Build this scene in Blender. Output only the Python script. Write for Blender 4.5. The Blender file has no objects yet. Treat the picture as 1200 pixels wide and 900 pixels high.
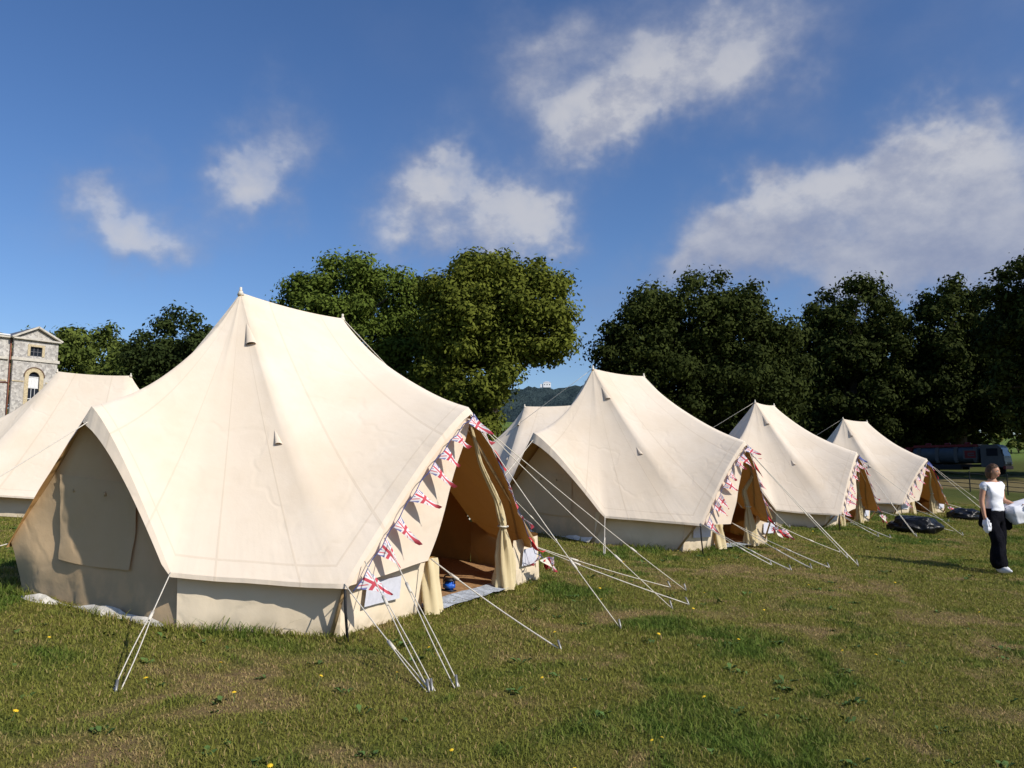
import bpy, bmesh, math, random
import numpy as np
from mathutils import Vector, Matrix, noise as mnoise
R = math.radians
scene = bpy.context.scene
COL = scene.collection
random.seed(7); RNG = np.random.default_rng(11)

# ------------------------------------------------------------------ terrain
def sat(v, a=40., b=20.):
    s = 1 if v >= 0 else -1; v = abs(v)
    return s*(v if v < a else a + b*(1-math.exp(-(v-a)/b)))
def sm(a, b, x):
    t = min(1., max(0., (x-a)/(b-a))); return t*t*(3-2*t)
def gz(x, y):
    q = (x+2.4)*-.79 + (y-8.7)*.61
    z = -.056*sat(x) + .036*sat(y) - .4*sm(2.6, 6.5, q)
    if y > 45: z += .0216*(min(y, 200)-45)**1.26
    return z
def gza(x, y):
    def sa(v):
        m = np.abs(v); return np.sign(v)*np.where(m < 40, m, 40+20*(1-np.exp(-(m-40)/20)))
    q = (x+2.4)*-.79 + (y-8.7)*.61
    t = np.clip((q-2.6)/3.9, 0, 1)
    return -.056*sa(x) + .036*sa(y) - .4*t*t*(3-2*t) + .0216*np.clip(np.minimum(y, 200)-45, 0, None)**1.26

# ------------------------------------------------------------------ node helper
class NT:
    def __init__(s, nt): s.nt = nt; s.nt.nodes.clear()
    def n(s, typ, **kw):
        nd = s.nt.nodes.new(typ)
        for k, v in kw.items():
            if k == 'ins':
                for i, val in v.items():
                    sock = nd.inputs[i]
                    if isinstance(val, bpy.types.NodeSocket): s.nt.links.new(val, sock)
                    else: sock.default_value = val
            else: setattr(nd, k, v)
        return nd
    def math(s, op, a, b=0., c=0., clamp=False):
        nd = s.n('ShaderNodeMath', operation=op, use_clamp=clamp, ins={0: a, 1: b, 2: c}); return nd.outputs[0]
    def vmath(s, op, a, b=(0, 0, 0)):
        nd = s.n('ShaderNodeVectorMath', operation=op, ins={0: a, 1: b})
        return nd.outputs['Value'] if op in ('DOT_PRODUCT', 'LENGTH', 'DISTANCE') else nd.outputs[0]
    def vscale(s, a, f):
        nd = s.n('ShaderNodeVectorMath', operation='SCALE', ins={0: a}); nd.inputs['Scale'].default_value = f; return nd.outputs[0]
    def noise(s, vec, scale, detail=4., rough=.55, color=False):
        nd = s.n('ShaderNodeTexNoise', ins={'Scale': scale, 'Detail': detail, 'Roughness': rough})
        if vec is not None: s.nt.links.new(vec, nd.inputs['Vector'])
        return nd.outputs['Color' if color else 'Fac']
    def sstep(s, v, a, b, lo=0., hi=1.):
        nd = s.n('ShaderNodeMapRange', interpolation_type='SMOOTHSTEP', ins={'Value': v, 'From Min': a, 'From Max': b, 'To Min': lo, 'To Max': hi}); return nd.outputs[0]
    def mix(s, f, a, b, blend='MIX'):
        nd = s.n('ShaderNodeMix', data_type='RGBA', blend_type=blend)
        for i, v in ((0, f), (6, a), (7, b)):
            if isinstance(v, bpy.types.NodeSocket): s.nt.links.new(v, nd.inputs[i])
            else: nd.inputs[i].default_value = (v if i == 0 else (tuple(v)+(1,))[:4])
        return nd.outputs[2]
    def bump(s, h, strength=.3, dist=.02, normal=None):
        nd = s.n('ShaderNodeBump', ins={'Strength': strength, 'Distance': dist, 'Height': h})
        if normal is not None: s.nt.links.new(normal, nd.inputs['Normal'])
        return nd.outputs[0]
    def coord(s, name='Object'): return s.n('ShaderNodeTexCoord').outputs[name]
    def pos(s): return s.n('ShaderNodeNewGeometry').outputs['Position']
    def scalev(s, v, sc): return s.n('ShaderNodeMapping', ins={'Vector': v, 'Scale': sc}).outputs[0]
    def attr(s, name): return s.n('ShaderNodeAttribute', attribute_name=name)
    def out(s, sh, kind='ShaderNodeOutputMaterial'): s.nt.links.new(sh, s.n(kind).inputs[0])

def newmat(name):
    m = bpy.data.materials.new(name); m.use_nodes = True
    return m, NT(m.node_tree)
def principled(t, color, rough=.8, normal=None, metallic=0., spec=.3, alpha=None):
    b = t.n('ShaderNodeBsdfPrincipled')
    for k, v in (('Base Color', color), ('Roughness', rough), ('Metallic', metallic), ('Specular IOR Level', spec), ('Normal', normal)):
        if v is None: continue
        if isinstance(v, bpy.types.NodeSocket): t.nt.links.new(v, b.inputs[k])
        else: b.inputs[k].default_value = (tuple(v)+(1,))[:4] if k == 'Base Color' else v
    return b.outputs[0]
MATS = {}
def simple(name, color, rough=.7, var=.15, scale=8., metallic=0., spec=.3, bump=.1, bdist=.01):
    if name in MATS: return MATS[name]
    m, t = newmat(name)
    co = t.coord()
    nz = t.noise(co, scale, 5)
    c = t.mix(t.sstep(nz, .3, .7), [x*(1-var) for x in color], [min(1, x*(1+var)) for x in color])
    nb = t.bump(t.noise(co, scale*4, 4), bump, bdist)
    t.out(principled(t, c, rough, nb, metallic, spec)); MATS[name] = m; return m

def canvas_mat(name, base=(.80, .70, .58), trans=.055, tcol=(.80, .33, .06), seam=True, fold=1., dirt=False):
    m, t = newmat(name)
    uv = t.n('ShaderNodeUVMap').outputs[0]
    sep = t.n('ShaderNodeSeparateXYZ', ins={0: uv}); U, V = sep.outputs[0], sep.outputs[1]
    ob = t.coord()
    stain = t.noise(ob, 1.1, 6, .6)
    stain2 = t.noise(ob, 9., 4, .6)
    c = t.mix(t.sstep(stain, .35, .7), base, [base[0]*.93, base[1]*.90, base[2]*.85])
    c = t.mix(t.sstep(stain2, .62, .8, 0, .35), c, [base[0]*.86, base[1]*.82, base[2]*.74])
    if seam:
        wn = t.n('ShaderNodeTexWhiteNoise', noise_dimensions='1D', ins={'W': t.math('FLOOR', t.math('ADD', t.math('MULTIPLY', U, 2.), .5))}).outputs['Value']
        c = t.mix(t.math('MULTIPLY', wn, .5), c, [base[0]*.93, base[1]*.92, base[2]*.90])
        fr = t.math('FRACT', t.math('MULTIPLY', U, 2.))
        d = t.math('ABSOLUTE', t.math('SUBTRACT', fr, .5))
        line = t.sstep(d, .010, .018, 1, 0)
        hem = t.sstep(t.math('ABSOLUTE', t.math('SUBTRACT', V, .945)), .002, .005, 1, 0)
        ln = t.math('MAXIMUM', line, hem)
        c = t.mix(t.math('MULTIPLY', ln, .22), c, [base[0]*.62, base[1]*.55, base[2]*.45])
    if dirt:
        c = t.mix(t.math('MULTIPLY', t.sstep(V, .0, .35, 1, 0), t.sstep(t.noise(ob, 5., 4), .35, .65, .1, .75)), c, (.40, .33, .22))
    fold_n = t.math('MULTIPLY', t.noise(t.scalev(uv, (2.6, .9, 1.)), 3., 2, .5), t.sstep(V, .72, 1., .02, 1.))
    wr = t.noise(ob, 2.2, 4, .5)
    fine = t.noise(ob, 60., 3, .6)
    h = t.math('ADD', t.math('MULTIPLY', fold_n, 1.0*fold), t.math('ADD', t.math('MULTIPLY', wr, .9), t.math('MULTIPLY', fine, .05)))
    crease = t.math('ABSOLUTE', t.math('SUBTRACT', t.noise(ob, 1.35, 3, .5), .5))
    h = t.math('ADD', h, t.math('MULTIPLY', t.sstep(crease, 0., .045, 1, 0), -.16))
    if seam: h = t.math('ADD', h, t.math('MULTIPLY', ln, .05))
    nb = t.bump(h, .38, .04)
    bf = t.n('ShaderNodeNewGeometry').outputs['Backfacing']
    c = t.mix(bf, c, t.mix(1., c, (.56, .38, .20), 'MULTIPLY'))      # inner face darkened in colour to stand for the shade inside the tent
    dif = t.n('ShaderNodeBsdfDiffuse', ins={'Color': c, 'Roughness': .5, 'Normal': nb}).outputs[0]
    tr = t.n('ShaderNodeBsdfTranslucent', ins={'Color': tuple(tcol)+(1,)}).outputs[0]
    ms = t.n('ShaderNodeMixShader', ins={0: trans, 1: dif, 2: tr}).outputs[0]
    t.out(ms); return m
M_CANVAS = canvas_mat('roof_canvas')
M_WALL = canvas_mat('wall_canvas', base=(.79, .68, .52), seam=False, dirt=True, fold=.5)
M_ENDWALL = canvas_mat('end_wall_canvas', base=(.70, .51, .31), seam=False, dirt=True, fold=.5)  # darker, warmer copy of the wall canvas; deepens the end wall's shade in colour
M_PANEL = canvas_mat('panel_canvas', base=(.66, .49, .305), trans=.05, seam=False, fold=.4)  # window flap cloth toned down in colour to match the shaded end wall
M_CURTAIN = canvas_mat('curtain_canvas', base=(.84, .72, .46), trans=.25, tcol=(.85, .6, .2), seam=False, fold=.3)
M_MESH = simple('window_mesh', (.60, .60, .66), .8, .06, 30., bump=.05)
M_FLAP = simple('mud_flap_white', (.66, .61, .52), .8, .25, 7., bump=.3, bdist=.02)
M_ROPE = simple('rope_white', (.70, .64, .54), .8, .1, 80., bump=.5)
M_WOOD = simple('tent_pole_wood', (.42, .28, .14), .6, .2, 12.)
M_PEG = simple('peg_steel', (.30, .29, .27), .5, .2, 20., metallic=.7)
M_BLACK = simple('black_webbing', (.018, .018, .02), .7, .2, 30.)
M_TARP = simple('grey_tarpaulin', (.40, .43, .47), .6, .3, 14., bump=.6, bdist=.02)
M_COIR = simple('coir_matting', (.34, .19, .085), .95, .3, 40., bump=.6)

def flag_mat(name='union_flag_cloth'):
    m, t = newmat(name)
    uv = t.n('ShaderNodeUVMap').outputs[0]
    sep = t.n('ShaderNodeSeparateXYZ', ins={0: uv})
    x = t.math('SUBTRACT', sep.outputs[0], .5); y = t.math('SUBTRACT', sep.outputs[1], .36)
    ax, ay = t.math('ABSOLUTE', x), t.math('ABSOLUTE', t.math('MULTIPLY', y, 1.15))
    cr = t.math('MINIMUM', ax, ay)
    dg = t.math('ABSOLUTE', t.math('SUBTRACT', ax, t.math('MULTIPLY', ay, .8)))
    col = t.mix(t.math('LESS_THAN', dg, .13), (.20, .22, .46), (.80, .78, .80))
    col = t.mix(t.math('LESS_THAN', dg, .03), col, (.66, .20, .22))
    col = t.mix(t.math('LESS_THAN', cr, .13), col, (.82, .80, .82))
    col = t.mix(t.math('LESS_THAN', cr, .062), col, (.62, .10, .13))
    dif = t.n('ShaderNodeBsdfDiffuse', ins={'Color': col}).outputs[0]
    tr = t.n('ShaderNodeBsdfTranslucent', ins={'Color': col}).outputs[0]
    t.out(t.n('ShaderNodeMixShader', ins={0: .3, 1: dif, 2: tr}).outputs[0]); return m
M_FLAG = flag_mat()
M_FLAGBLUE = simple('blue_pennant_cloth', (.06, .08, .26), .8, .3, 20.)
M_FLAGRED = simple('red_pennant_cloth', (.55, .03, .04), .8, .3, 20.)
M_CORD = simple('bunting_cord', (.05, .07, .22), .8, .2, 40.)

# ------------------------------------------------------------------ object helpers
def mesh_obj(name, verts, faces, mat=None, parent=None, uvs=None, smooth=True):
    me = bpy.data.meshes.new(name)
    me.from_pydata([tuple(v) for v in verts], [], faces)
    if uvs is not None:
        l = me.uv_layers.new(name='UVMap')
        for lp in me.loops: l.data[lp.index].uv = uvs[lp.vertex_index]
    if smooth: me.polygons.foreach_set('use_smooth', [True]*len(me.polygons))
    me.update()
    if mat:
        for mm in (mat if isinstance(mat, (list, tuple)) else [mat]): me.materials.append(mm)
    o = bpy.data.objects.new(name, me); COL.objects.link(o)
    if parent: o.parent = parent
    return o
def bm_obj(name, bm, mat, parent=None, smooth=False):
    me = bpy.data.meshes.new(name); bm.normal_update(); bm.to_mesh(me); bm.free()
    if smooth: me.polygons.foreach_set('use_smooth', [True]*len(me.polygons))
    for mm in (mat if isinstance(mat, (list, tuple)) else [mat]): me.materials.append(mm)
    o = bpy.data.objects.new(name, me); COL.objects.link(o)
    if parent: o.parent = parent
    return o
def face_out(o, c):
    """turn a cloth so that its outer face looks away from point c"""
    me = o.data; c = Vector(c); k = sum((p.center-c).dot(p.normal)*p.area for p in me.polygons)
    if k < 0: me.flip_normals()
    return o
def thing(name, label, cat, loc=(0, 0, 0), rz=0, group=None):
    o = bpy.data.objects.new(name, None); COL.objects.link(o); o.empty_display_size = .2
    o.location = loc; o.rotation_euler = (0, 0, rz); tag(o, label, cat, group); return o
def tag(o, label, cat, group=None):
    o['label'] = label; o['category'] = cat
    if group: o['group'] = group
    return o
def struct(o): o['kind'] = 'structure'; return o
def box(bm, c, s, rot=None, bevel=0.):
    g = bmesh.ops.create_cube(bm, size=1.)
    vs = g['verts']
    M = Matrix.Translation(c) @ (rot.to_4x4() if rot else Matrix()) @ Matrix.Diagonal((s[0], s[1], s[2], 1))
    bmesh.ops.transform(bm, matrix=M, verts=vs)
    if bevel:
        es = list({e for v in vs for e in v.link_edges})
        bmesh.ops.bevel(bm, geom=es, offset=bevel, segments=2, affect='EDGES')
def tube_geo(pts, rad, n=8, vo=0, close=True):
    pts = [Vector(p) for p in pts]; V = []; F = []
    if not isinstance(rad, (list, tuple)): rad = [rad]*len(pts)
    prev = None
    for i, p in enumerate(pts):
        d = (pts[min(i+1, len(pts)-1)] - pts[max(i-1, 0)]).normalized()
        if prev is None:
            a = d.orthogonal().normalized()
        else:
            a = (prev - d*prev.dot(d)).normalized()
        prev = a; b = d.cross(a)
        for k in range(n):
            th = 2*math.pi*k/n
            V.append(p + (a*math.cos(th)+b*math.sin(th))*rad[i])
    for i in range(len(pts)-1):
        for k in range(n):
            k2 = (k+1) % n
            F.append((vo+i*n+k, vo+i*n+k2, vo+(i+1)*n+k2, vo+(i+1)*n+k))
    if close:
        F.append(tuple(vo+k for k in range(n))[::-1]); F.append(tuple(vo+(len(pts)-1)*n+k for k in range(n)))
    return V, F
def tube(name, pts, rad, mat, parent=None, n=8):
    V, F = tube_geo(pts, rad, n); return mesh_obj(name, V, F, mat, parent)
def tubes(name, plist, mat, parent=None, n=6):
    V = []; F = []
    for pts, rad in plist:
        v, f = tube_geo(pts, rad, n, len(V)); V += v; F += f
    return mesh_obj(name, V, F, mat, parent)
def lerp(a, b, t): return tuple(x+(y-x)*t for x, y in zip(a, b))
def nz(x, y=0., z=0.): return mnoise.noise((x, y, z))
def grid_faces(nu, nv, wrap=False):
    F = []
    for i in range(nu if wrap else nu-1):
        for j in range(nv-1):
            i2 = (i+1) % nu
            F.append((i*nv+j, i2*nv+j, i2*nv+j+1, i*nv+j+1))
    return F

# ------------------------------------------------------------------ camera, light, world
cam_d = bpy.data.cameras.new('camera'); cam = bpy.data.objects.new('camera', cam_d); COL.objects.link(cam)
cam.location = (0, 0, 1.592); cam.rotation_euler = (R(90)+math.atan(101.4/923.1), 0, 0)
cam_d.sensor_width = 36; cam_d.lens = 923.1/1200*36; cam_d.clip_end = 6000; cam_d.clip_start = .05
scene.camera = cam
SUN_EL = R(36); SX, SY = .81, -.59
sd = Vector((SX*math.cos(SUN_EL), SY*math.cos(SUN_EL), math.sin(SUN_EL))).normalized()
sl = bpy.data.lights.new('sun', 'SUN'); sl.energy = 4.75; sl.angle = R(.5); sl.color = (1., .95, .86)
so = bpy.data.objects.new('sun', sl); COL.objects.link(so); so.rotation_euler = sd.to_track_quat('Z', 'Y').to_euler(); so.location = (20, -15, 30)
scene.view_settings.view_transform = 'Standard'; scene.view_settings.look = 'None'; scene.view_settings.exposure = 0
scene.cycles.max_bounces = 8; scene.cycles.diffuse_bounces = 4; scene.cycles.caustics_reflective = False

def pxdir(px, py):
    A = math.atan(101.4/923.1); a = (px-600)/923.1; b = (450-py)/923.1
    return Vector((a, math.cos(A)-b*math.sin(A), math.sin(A)+b*math.cos(A))).normalized()
def build_world():
    w = bpy.data.worlds.new('World'); scene.world = w; w.use_nodes = True
    t = NT(w.node_tree)
    d = t.coord('Generated')
    sky = t.n('ShaderNodeTexSky', sky_type='NISHITA', sun_disc=False, sun_elevation=SUN_EL, sun_rotation=math.atan2(SX, SY), altitude=50, air_density=1.0, dust_density=.6, ozone_density=2.2)
    skyc = t.n('ShaderNodeHueSaturation', ins={'Saturation': SKY_SAT, 'Value': 1., 'Color': sky.outputs[0]}).outputs[0]
    skyc = t.mix(1., skyc, SKY_TINT, 'MULTIPLY')
    # warped view direction gives the clouds ragged, torn edges
    n1 = t.noise(d, 5., 5, .6, True); n2 = t.noise(d, 17., 4, .6, True)
    wv = t.vmath('ADD', t.vscale(t.vmath('SUBTRACT', n1, (.5, .5, .5)), .20), t.vscale(t.vmath('SUBTRACT', n2, (.5, .5, .5)), .06))
    dw = t.vmath('ADD', d, wv)
    total = None; bright = None
    for (px, py, rx, ry, ang, wt, br) in CLOUDS:
        c = pxdir(px, py); r0 = c.cross(Vector((0, 0, 1))).normalized(); u0 = r0.cross(c)
        ca, sa = math.cos(R(ang)), math.sin(R(ang))
        r = r0*ca + u0*sa; u = u0*ca - r0*sa
        x = t.vmath('DOT_PRODUCT', dw, tuple(r*(923.1/rx))); y = t.vmath('DOT_PRODUCT', dw, tuple(u*(923.1/ry)))
        z = t.math('SUBTRACT', t.math('MULTIPLY', t.vmath('DOT_PRODUCT', dw, tuple(c)), 3.), 3.)
        q = t.math('MULTIPLY_ADD', x, x, t.math('MULTIPLY', y, y)); q = t.math('MULTIPLY_ADD', z, z, q)
        e = t.math('MULTIPLY', t.math('POWER', 2.718, t.math('MULTIPLY', q, -1.)), wt)
        eb = t.math('MULTIPLY', e, t.math('MULTIPLY_ADD', y, .38*br, br))
        total = e if total is None else t.math('ADD', total, e)
        bright = eb if bright is None else t.math('ADD', bright, eb)
    # cloud layer texture in the plane of the layer
    sep = t.n('ShaderNodeSeparateXYZ', ins={0: d})
    zz = t.math('ADD', t.math('MAXIMUM', sep.outputs[2], 0.), .12)
    pl = t.n('ShaderNodeCombineXYZ', ins={0: t.math('DIVIDE', sep.outputs[0], zz), 1: t.math('DIVIDE', sep.outputs[1], zz), 2: 0.}).outputs[0]
    ds = t.scalev(d, (1., 1., 1.5)); f1 = t.noise(ds, 5., 7, .55); f2 = t.noise(t.vmath('ADD', ds, (3.1, 7.7, 0)), 13., 6, .6)
    tex = t.math('ADD', t.math('MULTIPLY', f1, .7), t.math('MULTIPLY', f2, .3))
    dens = t.math('MULTIPLY', total, t.math('ADD', .55, t.math('MULTIPLY', t.sstep(tex, .25, .75), .9)))
    alpha = t.sstep(dens, -.08, 1.95, 0, .84)
    # faint haze veil elsewhere
    veil = t.math('MULTIPLY', t.sstep(t.noise(pl, 1.1, 6, .6), .5, .8), .10)
    alpha = t.math('MAXIMUM', alpha, veil)
    bf = t.math('DIVIDE', bright, t.math('MAXIMUM', total, .001))
    lum = t.math('MULTIPLY', bf, t.math('ADD', .25, t.math('MULTIPLY', t.sstep(dens, .4, 1.6), .95)))
    lum = t.math('MULTIPLY', lum, t.math('ADD', .45, t.math('MULTIPLY', t.sstep(f2, .3, .7), 1.0)))
    cc = t.mix(t.math('MINIMUM', lum, 1.), tuple(x/WS for x in (.22, .26, .40)), tuple(x/WS for x in (.60, .60, .63)))
    col = t.mix(alpha, skyc, cc)
    bg = t.n('ShaderNodeBackground', ins={'Color': col, 'Strength': WS}).outputs[0]
    t.out(bg, 'ShaderNodeOutputWorld')
WS = .10
SKY_SAT = 1.15; SKY_TINT = (.93, 1.0, 1.2)
CLOUDS = [  # px, py, rx, ry, tilt, weight, brightness
 (680, 400, 130, 45, 0, .45, .25), (150, 292, 72, 34, 2, 1.3, .95), (82, 240, 32, 24, -35, .75, .75), (150, 215, 34, 32, 80, .35, .6),
 (325, 160, 48, 34, 60, .85, .85), (284, 226, 40, 46, 12, 1.1, .95), (310, 250, 34, 22, -30, .5, .7), (230, 258, 40, 22, 10, .3, .6),
 (492, 218, 64, 52, 10, 1.35, 1.), (548, 240, 76, 46, 0, 1.3, .95), (628, 250, 38, 36, 20, 1.05, .9), (545, 290, 110, 30, 0, .45, .35),
 (735, 142, 80, 34, 24, 1.1, 1.), (845, 100, 125, 52, 22, .85, .75), (705, 45, 120, 55, 15, .8, .6), (900, 40, 130, 60, 20, .55, .5), (650, 85, 60, 70, 10, .45, .5),
 (460, 50, 60, 50, 0, .17, .6),
 (935, 150, 50, 22, 8, .4, .7), (1130, 190, 130, 55, 22, .95, .62), (985, 232, 150, 38, 20, .85, .75), (880, 262, 100, 36, 22, .7, .6), (1180, 230, 130, 60, 15, .9, .42),
 (1000, 300, 190, 40, 8, .95, .30), (1180, 300, 140, 60, 0, .95, .28), (830, 320, 110, 40, 5, .7, .3), (1160, 20, 80, 35, 10, .4, .7), (1120, 140, 40, 30, 70, .4, .8),
]
build_world()

# ------------------------------------------------------------------ ground
def axis_samples(lim, fine, n_f, n_c):
    a = np.linspace(-fine, fine, n_f)
    g = fine*np.exp(np.linspace(0, math.log(lim/fine), n_c))[1:]
    return np.concatenate([-g[::-1], a, g])
def fnoise(X, Y, s, seed):
    """cheap value noise on arrays"""
    g = np.random.default_rng(seed).random((64, 64))
    u, v = X*s, Y*s; i, j = np.floor(u).astype(int), np.floor(v).astype(int); fu, fv = u-i, v-j
    fu = fu*fu*(3-2*fu); fv = fv*fv*(3-2*fv); i %= 64; j %= 64; i2, j2 = (i+1) % 64, (j+1) % 64
    return (g[i, j]*(1-fu)+g[i2, j]*fu)*(1-fv)+(g[i, j2]*(1-fu)+g[i2, j2]*fu)*fv
def lawn_maps(X, Y):
    """bare and lush patches of the lawn, shared by the soil and the blades"""
    wx = X+.35*(fnoise(X, Y, 2.1, 41)-.5)*2; wy = Y+.35*(fnoise(X, Y, 2.1, 42)-.5)*2
    pb = .20*fnoise(wx, wy, .45, 1)+.36*fnoise(wx, wy, 1.9, 2)+.44*fnoise(wx, wy, 3.9, 3)
    pl = .35*fnoise(wx, wy, .6, 5)+.40*fnoise(wx, wy, 1.9, 6)+.25*fnoise(wx, wy, 4.6, 7)
    bare = np.clip((pb-.57)/.17, 0, 1); lush = np.clip((pl-.50)/.16, 0, 1)*(1-bare)
    return bare, lush
def lumps(X, Y):
    near = np.clip((50-np.abs(X))/15, 0, 1)*np.clip((55-np.abs(Y))/15, 0, 1)
    return near*(.030*(fnoise(X, Y, .9, 51)-.5)+.045*(fnoise(X, Y, .3, 52)-.5))
def build_ground():
    def ax(lo, hi, st, far_lo, far_hi):
        f = np.arange(lo, hi, st); g = lambda n_, lim: st*np.cumsum(1.16**np.arange(1, n_))
        up_ = hi + g(80, far_hi); dn_ = lo - g(80, far_lo)
        return np.concatenate([dn_[dn_ > -far_lo][::-1], f, up_[up_ < far_hi]])
    xs = ax(-13., 14., .15, 3500, 3500); ys = ax(2., 22., .15, 3500, 3500)
    X, Y = np.meshgrid(xs, ys, indexing='ij'); Z = gza(X, Y)
    Z = Z + lumps(X, Y)
    V = np.stack([X, Y, Z], -1).reshape(-1, 3)
    m, t = newmat('lawn_ground')
    p = t.pos()
    big = t.noise(p, .33, 5, .6); mid = t.noise(p, 1.3, 6, .65); fin = t.noise(p, 14., 5, .7); mic = t.noise(p, 90., 3, .7)
    bare = t.attr('bare').outputs['Fac']; lush = t.attr('lush').outputs['Fac']
    c = t.mix(t.sstep(mid, .3, .7), (.125, .140, .022), (.175, .150, .036))
    c = t.mix(lush, c, (.062, .108, .014))
    c = t.mix(t.math('MULTIPLY', bare, t.sstep(fin, .3, .65, .3, .95)), c, (.250, .162, .085))
    c = t.mix(t.sstep(fin, .45, .8, 0, .45), c, (.045, .058, .014))
    c = t.mix(t.sstep(mic, .55, .8, 0, .45), c, (.29, .22, .12))
    sep = t.n('ShaderNodeSeparateXYZ', ins={0: p})
    far = t.sstep(sep.outputs[1], 22, 48)
    c = t.mix(t.math('MULTIPLY', far, .8), c, (.056, .070, .018))  # farther lawn darkened in colour to stand for shade near the fence
    c = t.mix(t.sstep(sep.outputs[1], 95, 125), c, (.115, .165, .035))
    dry = t.math('MULTIPLY', t.sstep(sep.outputs[1], 50, 55), t.sstep(sep.outputs[1], 66, 75, 1, 0))
    c = t.mix(t.math('MULTIPLY', dry, .8), c, (.19, .145, .07))
    nb = t.bump(t.math('ADD', fin, t.math('MULTIPLY', mic, .6)), .9, .04)
    t.out(principled(t, c, .95, nb, spec=.1))
    o = mesh_obj('ground', V, grid_faces(len(xs), len(ys)), m); struct(o)
    b_, l_ = lawn_maps(V[:, 0], V[:, 1]); nearw = np.clip((60-np.abs(V[:, 0]))/20, 0, 1)*np.clip((60-np.abs(V[:, 1]))/20, 0, 1)
    for nm, val in (('bare', b_*nearw), ('lush', l_*nearw)):
        at = o.data.attributes.new(nm, 'FLOAT', 'POINT'); at.data.foreach_set('value', val.astype(np.float32))
build_ground()

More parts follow.
